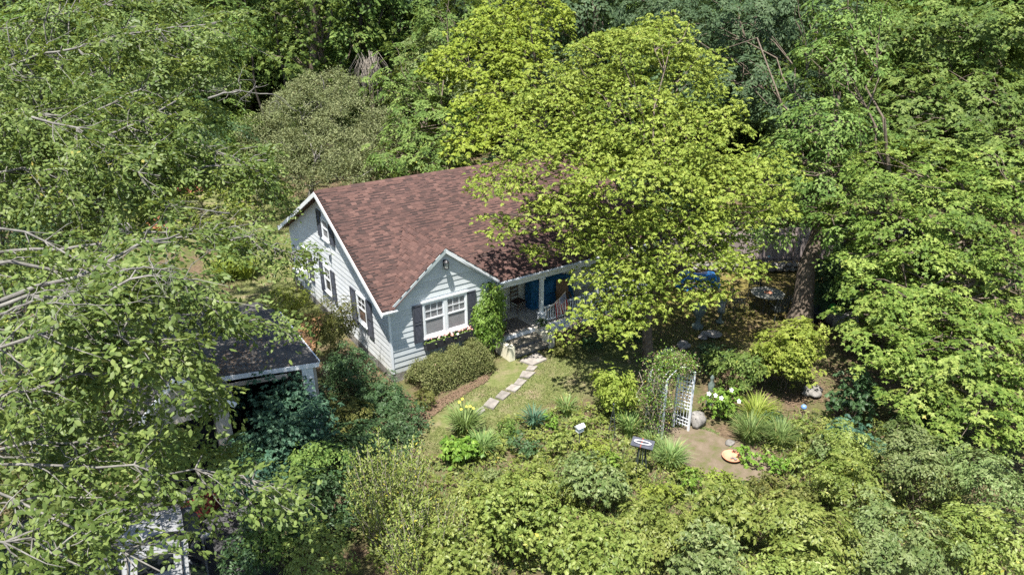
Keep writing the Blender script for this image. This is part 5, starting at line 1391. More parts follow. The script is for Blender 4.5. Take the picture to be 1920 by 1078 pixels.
# upper left boughs (further away)
B([(-200,230,16),(60,110,16),(250,60,16.5),(420,40,17)], .07, .02, 60, 1.9, .12)
B([(-200,260,15),(40,215,15),(150,225,15.5),(300,150,16)], .07, .02, 60, 1.9, .12)
B([(-200,330,14.5),(100,320,14.5),(200,260,15),(330,190,15.5)], .06, .02, 60, 1.8, .12)
B([(60,220,13.5),(140,235,13.5),(200,300,13.5),(300,330,14)], .05, .012, 40, 1.4, .115)
B([(-150,90,18),(120,30,19),(300,-10,20)], .06, .02, 50, 2.3, .13)
B([(-200,420,14),(60,360,14.5),(230,330,15),(400,310,15.5),(500,300,16)], .06, .012, 62, 1.5, .11)
B([(200,240,15.5),(330,260,16),(430,290,16),(520,345,16.5)], .04, .01, 44, 1.2, .11)
# middle boughs reaching towards the side wall
B([(-150,470,12.5),(100,470,13),(260,440,13.5),(420,430,14),(560,475,14.5)], .06, .01, 50, 1.25, .105)
B([(250,450,13.2),(380,440,13.6),(480,450,14),(585,490,14.3)], .035, .008, 34, .8, .10)
B([(0,565,9.2),(140,520,9.6),(290,460,10.2),(360,430,10.8)], .055, .014, 34, 1.1, .105)
B([(-60,410,11),(60,440,11.2),(180,500,11.3),(330,520,11.6)], .035, .01, 34, 1.2, .105)
B([(-100,500,10),(40,495,10.2),(100,492,10.4),(220,500,10.8)], .055, .02, 24, 1.1, .105)
# lower boughs, closest
B([(-80,600,8.3),(50,555,8.4),(160,560,8.5),(260,505,8.8),(350,530,9.4),(400,580,10)], .045, .008, 52, 1.15, .108)
B([(-80,680,8),(80,640,8.2),(200,620,8.6),(280,640,9),(330,655,9.5)], .035, .008, 56, 1.1, .108)
B([(-100,760,8),(60,720,8.2),(190,690,8.7),(300,700,9.2)], .035, .008, 44, 1.05, .108)
B([(-100,860,8.3),(80,830,8.6),(220,810,9),(330,820,9.6)], .035, .008, 42, 1.0, .105)
B([(-100,880,8),(60,870,8.2),(270,875,8.6),(420,890,9.2),(560,920,10)], .03, .006, 46, .95, .10)
B([(-60,900,7.8),(60,960,8),(180,1010,8),(300,1070,8.1)], .028, .008, 34, .8, .10)
B([(-100,1000,7.5),(50,1010,7.6),(150,1060,7.6)], .028, .008, 30, .9, .10)
B([(-100,720,11.5),(100,700,12),(240,690,12.5),(310,720,13)], .03, .008, 36, 1.0, .11)
B([(-100,940,10.5),(100,930,11),(260,930,11.4)], .03, .008, 36, 1.1, .11)
B([(250,590,10),(380,590,10.4),(480,600,11),(565,625,11.5)], .016, .005, 40, .42, .10)
bo = empty('beech_tree', tuple(root), label='pale barked tree at the left edge whose leafy boughs spread over the yard', cat='tree')
trk = [root, root*1+np.array([.1,.1,3.]), root+np.array([.35,.2,7]), root+np.array([.5,.6,11]), root+np.array([.6,1.2,16])]
bt.tube([tuple(q-root) for q in trk], [.36,.3,.26,.2,.1], 12); bt.build('trunk', M['greybark'], parent=bo)
hub = [root+np.array([.3,.2,z]) for z in (4.5,6,7.5,9,10.5)]
blv = [tuple(np.array(v)-root) for v in bl.v]; bl.v = blv
for u, v, d, k in ((-200,230,16,4),(-200,330,14.5,3),(-200,420,14,3),(-150,470,12.5,3),(0,565,9.2,2),(-80,600,8.3,2),(-80,680,8,1),(-100,760,8,1),(-100,860,8.3,1),(-100,880,8,0),(-60,900,7.8,0),(-100,1000,7.5,0),(-150,90,18,4),(-100,720,11.5,1),(-100,940,10.5,0),(-60,410,11,3),(-100,500,10,2)):
    cu = curve(hub[k]-root, W(u, v, d)-root, 5, .04, .02); bl.tube([tuple(q) for q in cu], [.11,.09,.08,.07,.055], 7, cap=False)
B([(120,640,10.5),(230,640,10.8),(330,680,11.2),(400,740,11.6)], .02, .006, 50, .6, .10)
B([(150,790,10.4),(260,800,10.8),(380,850,11.2),(460,880,11.6)], .02, .006, 50, .6, .10)
B([(120,930,9.6),(250,930,10),(380,960,10.6)], .018, .006, 30, .5, .10)
# bare grey twigs
def bare(pts, r, n, ln):
    P = np.array([W(*p_) for p_ in pts])-root
    Q = np.concatenate([curve(P[i], P[i+1], 5, 0, .03) for i in range(len(P)-1)]); bl.tube([tuple(q) for q in Q], list(np.linspace(r, r*.3, len(Q))), 6, cap=False)
    for k in range(n):
        q = Q[rng.integers(len(Q)//4, len(Q))]; e = q+rng.normal(0, .42, 3)*ln+np.array([.15,0,-.12])*ln; cu = curve(q, e, 5, .05, .09)
        bl.tube([tuple(x) for x in cu], list(np.linspace(r*.45, r*.12, 5)), 4, cap=False)
        for _ in range(2):
            e2 = cu[3]+rng.normal(0, .22, 3)*ln; bl.tube([tuple(x) for x in curve(cu[2], e2, 4, .03, .08)], list(np.linspace(r*.22, r*.08, 4)), 3, cap=False)
bare([(0,590,7.6),(60,565,7.6),(120,570,7.7),(200,572,7.9)], .018, 12, .65)
bare([(225,510,8.2),(270,500,8.4),(330,510,8.7),(400,545,9.2)], .014, 10, .6)
bare([(390,185,13),(450,170,13.4),(520,180,14)], .022, 9, 1.0)
bare([(430,400,14),(390,395,13.6),(330,385,13.4)], .02, 8, .6)
bl.build('branches', M['greybark'], parent=bo)
p_, d_, n_l, l_, w_, t_ = LB.arrays()
dist = np.linalg.norm(p_-CAM, axis=1)
rel_ = p_-CAM; dep = rel_ @ FW; uu = 960+FPX*(rel_ @ RT)/dep; vv = 539-FPX*(rel_ @ UP)/dep
keep = ~((uu > 735) & (uu < 1920)) & (uu > -260) & (vv > -220) & (vv < 1350)
_q = rng.random(len(uu))
for x0, x1, y0, y1, pr_ in ((225,385,955,1100,.72),(405,600,632,705,.85),(330,500,350,420,.6),(470,560,400,640,.35),(440,560,705,790,.6),(380,640,900,1100,.45),(235,345,712,800,.5)):
    keep &= ~((uu > x0) & (uu < x1) & (vv > y0) & (vv < y1) & (_q < pr_))
inview = (uu > 5) & (uu < 600) & (vv > 5) & (vv < 1070) & keep
order = np.argsort(np.where(inview, dist, 1e9))[:290]
mask = keep.copy(); mask[order] = False
link('foliage', LB.mesh('foliage', M['L_beech'], 'oval', sel=mask, origin=root), kind='stuff', parent=bo)
lm = []
for k in range(3):
    one = Leaves(); one.add(np.zeros((1,3)), np.array([[1.,0,0]]), np.array([[0,0,1.]]), np.array([.108]), np.array([.06]), np.array([.35+.25*k])); lm.append(one.mesh('leaf', M['L_beech'], 'oval'))
for j, i in enumerate(order):
    s_ = np.cross(n_l[i], d_[i]); s_ /= np.linalg.norm(s_)+1e-9; nn = np.cross(d_[i], s_)
    o = link('leaf', lm[j % 3], parent=bo); k = l_[i]/.108
    q = p_[i]-root
    o.matrix_local = Matrix(((d_[i][0]*k, s_[0]*k, nn[0]*k, q[0]), (d_[i][1]*k, s_[1]*k, nn[1]*k, q[1]), (d_[i][2]*k, s_[2]*k, nn[2]*k, q[2]), (0,0,0,1)))

# ---- trees of the left yard
tree('slender_tree', 'slender dark trunked tree standing in the bright ground cover', np.array([*at(316, 442)[:2], 0]), .17, lob([
    (330,230,36,2.6,1.8),(240,200,38,2.8,2.0),(410,250,37,2.0,1.3),(160,260,36,2.4,1.8)]), 'L_dark', style='fan', leaf=.17, R=.5, per=34, dens=1.5, topz=7.5, bark='darkbark')
for u, v, z, r, lb in ((345,352,1.5,.8,'small red leaved maple behind the slender dark trunk'),(435,176,3,1.2,'distant red leaved shrub left of the huge grey shrub'),(296,415,.8,.9,'low pinkish red shrub left of the slender trunk'),(372,350,1.5,.6,'red leaved sapling right of the slender dark trunk')):
    bush('red_shrub', lb, u, v, z, r, r*.45, 'L_pink', 'rosette', 'diamond', .13, .3, 21, 4, cat='shrub', nl=2, up=.8, stems=5)
for u, v, z, rx, rz, mt, lb in (
    (130,400,1.2,2.2,1.4,'L_dark','dark green shrub at the far left edge of the yard'),
    (210,360,1.2,1.8,1.3,'L_green','mid green shrub beyond the boulder in the left yard'),
    (480,350,1.0,1.4,1.0,'L_green','green shrub before the left foot of the huge grey shrub'),
    (470,250,1.5,2.0,1.6,'L_forest','loose green shrub at the far left of the huge grey shrub'),
    (250,270,1.5,2.2,1.5,'L_forest','leafy thicket shrub behind the left yard ground cover'),
    (410,300,1.2,1.8,1.2,'L_green','rounded green shrub above the lime ground cover')):
    bush('green_shrub', lb, u, v, z, rx, rz, mt, 'fan', 'diamond', .17, .4, 26, 3.2, nl=4)

# ---- woodland behind (front edge trees one by one, beyond them one mass)
def crown_proto(seed, mat, leaf, R, dens, style='fan', shape='diamond', H=16):
    r_ = np.random.default_rng(seed); L = Leaves(); cs = []; sp = []
    k = 11
    for i in range(k):
        t = (i+.5)/k; z = H*(.30+.66*t); rad = H*.20*math.sin(math.pi*min(1, .18+t*.80))+.3
        an = i*2.4+r_.uniform(-.4,.4); c = np.array([math.cos(an)*rad*.8, math.sin(an)*rad*.8, z]); rx = H*.135*(1.25-.5*t); rz = rx*.72
        n = int(4*math.pi*rx*rz*dens); p, hd, nn = lobe_points(c, (rx,rx,rz), n, .55, -.4, .15, rough=.34)
        fill_sprays(L, p, hd, nn, style, leaf, R, 30, wr=.5, jit=.45); cs.append(c); sp.append(p)
    tb, bb = MB(), MB()
    limbs_mb((tb, bb), np.zeros(3), np.array([.3,.2,H*.9]), H*.021, cs, sp, 4, limb_r=.35, twig_r=.03)
    return L.mesh('crown', M[mat], shape), tb.mesh('trunk', M['bark']), bb.mesh('branches', M['bark'])
protos = [crown_proto(1,'L_forest',.27,.75,1.5), crown_proto(2,'L_green',.25,.75,1.5), crown_proto(3,'L_forest',.23,.7,1.6,'rosette'), crown_proto(4,'L_blue',.22,.7,1.6)]
edge = [ # u at base, depth, proto, scale, rz, label
 (-260,44,0,1.0,0,'broad green woodland tree beyond the left edge of the yard'),
 (40,47,1,1.05,1,'tall woodland tree at the upper left corner behind the pale boughs'),
 (190,52,2,1.1,2,'leafy woodland tree behind the left yard, second from the left edge'),
 (330,50,0,.95,3,'woodland tree standing behind the red leaved shrub'),
 (450,54,1,1.1,4,'bright green woodland tree left of the thick furrowed trunk'),
 (590,47,2,1.15,5,'woodland tree with a thick furrowed trunk above the grey shrub'),
 (695,50,1,1.05,0.5,'woodland tree with a straight dark trunk right of the furrowed one'),
 (770,56,0,1.1,1.5,'woodland tree behind the brown vine tangle'),
 (880,55,3,1.05,2.5,'shaded woodland tree at the top behind the brightest yellow tree'),
 (1010,52,0,1.1,3.5,'woodland tree at the top between the two yellow trees'),
 (1110,46,3,1.1,4.5,'dark woodland tree behind the top of the broad yellow green tree'),
 (1230,48,0,1.1,5.5,'woodland tree rising behind the house right corner'),
 (1350,44,3,1.1,.8,'bluish woodland tree behind the tall patio tree'),
 (1480,42,1,1.1,1.8,'woodland tree behind the fence near the thick trunk'),
 (1620,42,0,1.05,2.8,'woodland tree behind the large maple, upper right'),
 (1760,40,2,1.05,3.8,'woodland tree at the upper right behind the maple boughs'),
 (1900,38,1,1.05,4.8,'woodland tree at the far upper right corner'),
 (2060,36,0,1.05,5.8,'woodland tree just past the right edge'),
 (1560,36,0,.7,.3,'smaller woodland tree behind the board fence'),
 (1720,33,2,.7,1.3,'smaller woodland tree in the gap between the maples'),
 (1900,31,0,.72,2.3,'smaller woodland tree behind the low maple at the right edge')]
for u, d, k, s, rz, lb in edge:
    b = W(u, 60, d); o = empty('woodland_tree', (b[0], b[1], 0), rz, label=lb, cat='tree', group='woodland trees around the garden')
    o.scale = (s, s, s)
    for me_, nm in zip(protos[k], ('crown', 'trunk', 'branches')): link(nm, me_, parent=o, kind='stuff' if nm == 'crown' else None)
# extra understory fill at woodland edge
under_mesh = []
for sd2, mt in ((21,'L_forest'),(22,'L_green'),(23,'L_dark')):
    L = Leaves()
    for c, r in (((0,0,1.9),(2.4,2.4,1.7)),((1.7,.4,1.5),(1.5,1.5,1.3)),((-1.5,-.6,1.7),(1.6,1.6,1.4)),((.3,.9,3.2),(1.4,1.4,1.0))):
        p, hd, nn = lobe_points(c, r, 130, .5, -.5, .2, rough=.35); p[:,2] = np.maximum(p[:,2], .1); fill_sprays(L, p, hd, nn, 'fan', .2, .5, 24, wr=.5, jit=.5)
    mb = MB()
    for i in range(8):
        cu = curve((rng.normal(0,.3),rng.normal(0,.3),0), (rng.normal(0,1.3),rng.normal(0,1.3),3), 5, .05,.06); mb.tube([tuple(q) for q in cu], [.05,.04,.03,.02,.01], 4, cap=False)
    under_mesh.append((L.mesh('foliage', M[mt]), mb.mesh('stems', M['bark'])))
und = [(60,44,0,'woodland edge shrub under the upper left trees'),(190,42,1,'woodland edge shrub behind the red leaved shrubs'),(330,45,0,'woodland edge shrub left of the distant red shrub'),(430,48,1,'woodland edge shrub right above the distant red shrub'),(520,50,0,'woodland edge shrub just over the left of the grey shrub'),
  (600,52,2,'dark woodland edge shrub at the furrowed trunk foot'),(680,50,1,'woodland edge shrub over the top of the grey shrub'),(745,46,0,'woodland edge shrub beside the brown vine tangle'),(830,46,1,'woodland edge shrub left behind the brightest yellow tree'),(1000,42,2,'dark shrub behind the ridge of the roof'),(1100,40,0,'shrub behind the right end of the house'),
  (1230,36,2,'dark shrub in the shade behind the blue tarp'),(1290,38,1,'green shrub behind the board fence left end'),(1600,31,2,'dark shrub right of the board fence'),(1690,29,0,'shrub in the deep shade of the right maples'),(1830,29,1,'shrub under the right maples near the edge'),(1930,27,2,'dark shrub at the right edge under the maple'),(1650,26,2,'dark shrub behind the large boulder')]
for i, (u, d, k, lb) in enumerate(und):
    b = W(u, 200, d); s = 1.0 if d > 35 else .62
    o = empty('woodland_shrub', (b[0], b[1], 0), i*1.3, label=lb, cat='shrub', group='shrubs along the woodland edge'); o.scale = (s, s, s*(1.15 if d > 40 else .85))
    for me_, nm in zip(under_mesh[k], ('foliage', 'stems')): link(nm, me_, parent=o, kind='stuff' if nm == 'foliage' else None)
# far wood: one mass beyond the individual trees
fr = np.random.default_rng(77)
fo = empty('far_wood', (0,0,0), label='dense far wood closing the view behind the garden', cat='wood', kind='stuff')
for i in range(56):
    u = -500+i*54+fr.uniform(-30,30); d = (60 if i % 2 else 74)-max(0,(u-1100))*.014+fr.uniform(-4,4); b = W(u, 60, d); s = fr.uniform(1.1,1.4); k = (0, 2, 1, 3)[i % 4] if i % 5 else 2
    for me_, nm in ((protos[k][0], 'crown'), (protos[k][1], 'trunk')):
        o = link(nm, me_, parent=fo, kind='stuff'); o.location = (b[0], b[1], -1.5); o.rotation_euler = (0, 0, fr.uniform(0, 6.28)); o.scale = (s*1.15, s*1.15, s)
for i in range(40):
    u = -450+i*75+fr.uniform(-30,30); d = 57-max(0,(u-1100))*.014+fr.uniform(-3,3); b = W(u, 60, d); o = link('undergrowth', under_mesh[i % 3][0], parent=fo, kind='stuff'); o.location = (b[0], b[1], 0); o.rotation_euler = (0,0,fr.uniform(0,6.28)); o.scale = (1.7,1.7,1.7)
# prominent furrowed trunk with ivy
for (u, d, r, lb) in ((598,46,.42,'tall tree with a thick furrowed grey trunk at the top of the picture'),(690,49,.3,'tall tree with a straight dark trunk right of the furrowed one'),(530,50,.16,'slim dark trunked tree between the thick trunk and the left woods'),(482,44,.1,'thin trunked sapling left of the thick furrowed trunk')):
    b = W(u, 60, d)
    tree('tall_tree', lb, np.array([b[0], b[1], 0]), r, [(W(u, -130, d), 3.2, 2.2), (W(u-90, -170, d-2), 2.6, 1.8), (W(u+100, -150, d+2), 2.6, 1.8)], 'L_forest', bark='bark' if r > .35 else 'darkbark', leaf=.3, R=.8, per=20, dens=.5, topz=17, root_top=(b[0]-.8, b[1], 17.0), twigs=3, limb_r=.25, fork=(.8,.98), cat='tree', group=None)
# brown vine tangle
q = W(692, 125, 45); vt = empty('vine_tangle', (q[0], q[1], 0), label='brown dead vine tangle drooping over a stump behind the grey shrub', cat='vine')
mb = MB(); mb.tube([(0,0,0),(.1,0,q[2]-.8)], [.22,.1], 8); mb.build('stump', M['bark'], parent=vt)
mb = MB()
for i in range(60):
    an = rng.uniform(0,6.28); r_ = rng.uniform(.4,1.5); h = q[2]+rng.uniform(-.3,.5)
    pts_ = [(rng.normal(0,.3),rng.normal(0,.3),h-1), (math.cos(an)*r_*.5,math.sin(an)*r_*.5,h+.5), (math.cos(an)*r_,math.sin(an)*r_,h-.4), (math.cos(an)*r_*1.1,math.sin(an)*r_*1.1,h-2.4*rng.uniform(.4,1))]
    mb.tube(pts_, [.02,.018,.015,.01], 3, cap=False)
mb.build('vines', M['oldwood'], parent=vt, kind='stuff')

for u, v, z, rx, rz, mt, lb in (
    (20,440,1.8,2.4,1.9,'L_dark','dark thicket shrub at the left edge, level with the boulder'),
    (-60,530,1.6,2.2,1.7,'L_green','thicket shrub just inside the left edge behind the pale boughs'),
    (40,640,1.5,1.8,1.5,'L_dark','dark thicket shrub left of the garage, upper'),
    (120,720,1.4,1.5,1.4,'L_olive','olive thicket shrub left of the garage, lower'),
    (20,760,1.4,1.5,1.4,'L_dark','dark thicket shrub at the left edge beside the drive'),
    (130,500,1.5,2.0,1.5,'L_dark','dark thicket shrub below the boulder in the left yard'),
    (330,560,1.1,1.5,1.1,'L_forest','thicket shrub close behind the garage roof'),
    (60,330,1.8,2.6,2.0,'L_forest','tall thicket shrub at the left edge of the far yard')):
    bush('thicket_shrub', lb, u, v, z, rx, rz, mt, 'fan', 'diamond', .16, .4, 24, 3.4, nl=5)
# ------------------------------------------------------------------ shrubs close to the house
bush('climbing_vine', 'glossy green climber covering the corner post beside the porch steps', 0, 0, 0, .68, 1.72, 'L_rose', 'fan', 'oval', .08, .2, 22, 26, world=(3.66,-.42,1.48), nl=9, up=.25, cat='climber', jit=.6, inner=.1, ry=.42)
def hedge(name, label, p0, p1, w, h, mat, n, leaf=.045, per=26, R=.14):
    p0 = np.array(p0, float); p1 = np.array(p1, float); t = rng.random(n); an = rng.uniform(-.15, math.pi+.15, n)
    ax = p1-p0; ax[2] = 0; ax = ax/np.linalg.norm(ax); sdv = np.array([-ax[1], ax[0], 0])
    lump = 1+.13*np.sin(t*23)+.08*np.sin(t*51+1)
    e = 3.0; ca, sa = np.cos(an), np.abs(np.sin(an)); rr = (np.abs(ca)**e+sa**e)**(-1/e)*lump*rng.uniform(.82, 1.04, n)
    P = p0+(p1-p0)*t[:, None]+sdv*(ca*rr*w/2)[:, None]; P[:, 2] = sa*rr*h*.95+.04
    endf = np.minimum(t, 1-t)*np.linalg.norm(p1-p0); P[:, 2] *= np.clip(.55+endf/.5, .55, 1)
    nn = nrm(sdv*ca[:, None]+np.array([0,0,1.])*(sa[:, None]+.25)+rng.normal(0,.2,(n,3)))
    L = Leaves(); fill_sprays(L, P, nn+rng.normal(0,.3,(n,3)), nn, 'cloud', leaf, R, per, wr=.55)
    c = (p0+p1)/2; o = empty(name, (c[0], c[1], 0), label=label, cat='hedge'); cc = np.array([c[0], c[1], 0])
    link('foliage', L.mesh('foliage', M[mat], origin=cc), kind='stuff', parent=o)
    mb = MB()
    for i in range(18):
        q = p0+(p1-p0)*rng.random(); q[2] = 0; e_ = q+np.array([rng.normal(0,.15),rng.normal(0,.15),h*.7]); mb.tube([tuple(q-cc), tuple(e_-cc)], [.02,.01], 4, cap=False)
    mb.build('stems', M['bark'], parent=o); return o
hedge('clipped_hedge', 'low clipped reddish green hedge under the front window', (.35,-.95,0), (3.2,-.72,0), 1.15, .85, 'L_box', 1900, leaf=.055, per=20)
bush('dark_shrub', 'dark low shrub at the front left corner of the house', 722, 735, .45, .85, .62, 'L_dark', 'fan', 'diamond', .06, .18, 24, 18, nl=6)
bush('dark_shrub', 'dark rounded shrub in the bed below the small bright one near the lawn', 755, 790, .45, .8, .5, 'L_dark', 'fan', 'diamond', .07, .2, 24, 14, nl=6)
bush('dark_shrub', 'olive dark shrub beside the end of the garage drive', 650, 770, .6, .75, .65, 'L_olive', 'fan', 'diamond', .07, .2, 24, 13, nl=6)
bush('green_shrub', 'small bright leaved shrub between the hedge and the dark corner shrub', 800, 745, .3, .5, .36, 'L_olive', 'fan', 'diamond', .075, .2, 22, 14, nl=3)
bush('tall_shrub', 'tall olive shrub against the side wall beside the garage', 622, 615, 1.6, .95, 1.5, 'L_olive', 'fan', 'diamond', .075, .24, 24, 13, nl=7, stem_out=True, inner=.3)
bush('tall_shrub', 'sparse blue green shrub before the side window by the house corner', 660, 690, 1.1, .9, 1.1, 'L_dark', 'fan', 'diamond', .075, .24, 24, 11, nl=7, inner=.3, stem_out=True)
bush('forsythia', 'yellow green arching shrub by the air conditioner', 545, 560, .9, 1.0, .8, 'L_lime', 'fan', 'diamond', .10, .3, 22, 7, nl=4)
bush('climbing_vine', 'brownish creeper climbing the side wall behind the air conditioner', 0, 0, 0, .25, 1.0, 'L_bare', 'cloud', 'diamond', .07, .15, 18, 12, world=(-.18,9.4,1.4), nl=3, cat='climber')
bush('dark_shrub', 'dark blue green layered shrub filling the garage opening', 508, 742, 1.75, 1.35, 1.45, 'L_teal', 'rosette', 'diamond', .10, .3, 24, 10, world=(-4.35,-2.6,1.35), nl=12, up=.75)
bush('dark_shrub', 'dark green shrub hiding the foot of the garage bay pier', 0, 0, 0, .8, 1.0, 'L_dark', 'fan', 'diamond', .09, .28, 24, 10, world=(-5.6,-3.1,.95), nl=7)
bush('dense_shrub', 'low blue green shrub beside the right flank of the car', 470, 1040, .9, .7, .8, 'L_dark', 'fan', 'diamond', .085, .26, 24, 10, nl=6)
bush('dark_shrub', 'dark shrub left of the white garage bay pier', 420, 745, 1.4, .8, .7, 'L_teal', 'rosette', 'diamond', .11, .3, 28, 9, nl=4, up=.75)
bush('dense_shrub', 'blue green shrub below the garage corner pier', 560, 830, 1.1, 1.0, .8, 'L_teal', 'fan', 'diamond', .095, .28, 26, 9, nl=5)
bush('dense_shrub', 'blue green shrub with sunlit tips between the garage and the front garden', 650, 830, .95, .85, .7, 'L_dark', 'fan', 'diamond', .095, .28, 26, 9, nl=5)
bush('dense_shrub', 'deep green shrub right of the car', 560, 960, 1.3, 1.0, .95, 'L_dark', 'fan', 'oval', .085, .26, 26, 10, nl=5)
bush('dense_shrub', 'bright tipped green shrub at the bottom, right of the parked car', 600, 1050, 1.3, .9, .9, 'L_laurel', 'fan', 'diamond', .075, .24, 28, 10, nl=5)
bush('dense_shrub', 'teal shaded shrub above the right front wing of the car', 490, 880, 1.2, .8, .8, 'L_teal', 'fan', 'diamond', .10, .28, 24, 9, nl=4)
bush('dense_shrub', 'green shrub over the right side of the drive beside the car', 505, 985, 1.2, .8, .85, 'L_green', 'fan', 'diamond', .085, .26, 26, 10, nl=6)
bush('dense_shrub', 'shaded shrub midway between the garage pier and the upright twiggy shrub', 640, 920, 1.1, .9, .85, 'L_dark', 'fan', 'diamond', .085, .26, 26, 10, nl=6)
bush('dense_shrub', 'sunlit green shrub in front of the garage corner pier', 600, 865, 1.4, .8, .7, 'L_green', 'fan', 'diamond', .085, .26, 26, 10, nl=6)
bush('dense_shrub', 'blue green shrub between the bay pier and the red tub', 460, 845, 1.1, .7, .6, 'L_teal', 'fan', 'diamond', .09, .26, 24, 10, nl=5)
bush('green_shrub', 'shady green shrub at the left bottom behind the closest boughs', 60, 900, 1.0, 1.2, 1.0, 'L_olive', 'fan', 'diamond', .10, .28, 24, 8, nl=5)
bush('green_shrub', 'green shrub under the boughs left of the garage gable', 120, 800, 1.0, 1.3, 1.1, 'L_dark', 'fan', 'diamond', .10, .3, 24, 8, nl=5)
bush('green_shrub', 'dark shrub in the shade left of the car', 70, 1040, .9, 1.0, .9, 'L_dark', 'fan', 'diamond', .10, .28, 24, 8, nl=4)
bush('green_shrub', 'olive shrub left of the garage under the middle boughs', 60, 560, 1.3, 2.0, 1.3, 'L_dark', 'fan', 'diamond', .13, .35, 24, 5, nl=5)
bush('green_shrub', 'shrub behind the garage under the pale boughs', 230, 520, 1.0, 1.7, 1.0, 'L_forest', 'fan', 'diamond', .13, .35, 24, 5, nl=5)

# ------------------------------------------------------------------ front garden
def upright(name, label, u, v, zb, rx, h, n, mat, leaf, cat='shrub', bark='twig'):
    """leafy upright shoots"""
    c = at(u, v, 0); base = np.array([c[0], c[1], 0]); L = Leaves(); mb = MB()
    for i in range(n):
        an = rng.uniform(0, 6.28); r_ = rx*math.sqrt(rng.random()); s0 = np.array([math.cos(an)*r_*.5, math.sin(an)*r_*.5, 0]); hh = h*rng.uniform(.55, 1.05)*(1-.25*r_/rx)
        e = np.array([math.cos(an)*r_*1.15, math.sin(an)*r_*1.15, hh]); cu = curve(s0, e, 7, .02, .03)
        mb.tube([tuple(q) for q in cu], list(np.linspace(.018, .005, 7)), 4, cap=False)
        k = int(hh*46); tt = rng.uniform(.25, 1, k); P = np.stack([np.interp(tt, np.linspace(0,1,7), cu[:, j]) for j in range(3)], 1)
        ax = nrm(cu[-1]-cu[-3]); al = rng.uniform(0, 6.28, k); o_ = np.stack([np.cos(al), np.sin(al), np.zeros(k)], 1)
        side = rng.random(k) < .45; P[side] += o_[side]*rng.uniform(.03, .22, (side.sum(), 1))
        l_ = leaf*rng.uniform(.7, 1.2, k); L.add(P+base*0, o_*.9+np.array([0,0,.9])+rng.normal(0,.2,(k,3)), o_*-.6+np.array([0,0,1.])+rng.normal(0,.3,(k,3)), l_, l_*.42, rng.random(k))
    o = empty(name, tuple(base), label=label, cat=cat); link('foliage', L.mesh('foliage', M[mat], 'diamond'), kind='stuff', parent=o); mb.build('stems', M[bark], parent=o); return o
upright('upright_shrub', 'upright shrub with pale twiggy shoots at the bottom left of centre', 735, 1010, 0, 1.0, 3.1, 95, 'L_laurel', .085)
upright('upright_shrub', 'second leafy upright shrub at the bottom edge beside the twiggy one', 800, 1100, 0, .9, 2.6, 60, 'L_laurel', .085)
bush('leafy_shrub', 'broad leaved laurel shrub at the bottom centre', 975, 975, 1.1, 1.25, .85, 'L_laurel', 'rosette', 'diamond', 0.105, .28, 44, 9, nl=6, up=.55)
bush('leafy_shrub', 'sunlit laurel shrub at the bottom edge left of centre', 870, 1060, 1.3, 1.1, .95, 'L_laurel', 'rosette', 'diamond', 0.101, .28, 44, 9, nl=5, up=.55)
bush('leafy_shrub', 'grey green drooping shrub just below the perennial bed', 1120, 900, .85, 1.0, .65, 'L_grey2', 'rosette', 'diamond', 0.097, .25, 44, 10, nl=5, up=.5)
bush('leafy_shrub', 'large laurel shrub at the bottom edge right of centre', 1130, 1050, 1.4, 1.25, 1.0, 'L_laurel', 'rosette', 'diamond', 0.105, .28, 44, 9, nl=6, up=.55)
bush('leafy_shrub', 'coarse leaved drooping shrub directly below the terracotta dish', 1350, 950, 1.0, .95, .75, 'L_laurel', 'rosette', 'diamond', 0.130, .3, 33, 11, nl=5, up=.6, droop=.5)
bush('leafy_shrub', 'dense shrub at the bottom edge below the coarse leaved one', 1330, 1060, 1.2, 1.1, .9, 'L_grey2', 'rosette', 'diamond', 0.101, .28, 44, 9, nl=5, up=.55)
bush('leafy_shrub', 'bright laurel shrub at the bottom right of centre', 1520, 1000, 1.2, 1.15, .9, 'L_laurel', 'fan', 'diamond', 0.092, .28, 44, 9, nl=6)
bush('leafy_shrub', 'pale flowered shrub right of the soil path', 1600, 900, 1.0, 1.0, .75, 'L_laurel', 'fan', 'diamond', 0.084, .28, 41, 9, nl=5)
bush('leafy_shrub', 'grey green shrub before the dark gap under the low maple', 1730, 870, 1.3, 1.15, .85, 'L_grey2', 'fan', 'diamond', 0.084, .3, 41, 9, nl=6, stem_out=True)
bush('leafy_shrub', 'grey green shrub at the right edge below the low maple', 1880, 900, 1.4, 1.2, .95, 'L_grey2', 'fan', 'diamond', 0.084, .3, 41, 9, nl=6)
bush('leafy_shrub', 'bright green shrub in the bottom right corner', 1860, 1020, 1.4, 1.3, 1.0, 'L_laurel', 'fan', 'diamond', 0.088, .3, 41, 9, nl=6)
bush('leafy_shrub', 'mixed green shrub at the bottom edge left of the right corner', 1690, 1010, 1.3, 1.2, .95, 'L_grey2', 'fan', 'diamond', 0.088, .3, 41, 9, nl=6)
bush('leafy_shrub', 'low green shrub filling the bottom edge at the far right of centre', 1480, 1080, 1.0, 1.0, .8, 'L_laurel', 'fan', 'diamond', 0.088, .3, 41, 9, nl=4)
bush('leafy_shrub', 'light green mound behind the bottom centre laurel', 1010, 905, .75, .95, .6, 'L_laurel', 'fan', 'diamond', 0.084, .25, 41, 11, nl=6)
bush('leafy_shrub', 'light green mound between the black stand and the bottom laurels', 1235, 975, .95, .85, .65, 'L_laurel', 'fan', 'diamond', 0.084, .25, 41, 11, nl=6)
bush('leafy_shrub', 'light green mound left of the bottom centre laurel', 905, 935, .7, .75, .55, 'L_laurel', 'fan', 'diamond', 0.080, .25, 41, 11, nl=5)
bush('leafy_shrub', 'tall light green shrub at the edge of the right bed behind the pale flowered one', 1600, 835, .8, .8, .7, 'L_laurel', 'fan', 'diamond', 0.080, .25, 41, 10, nl=5)
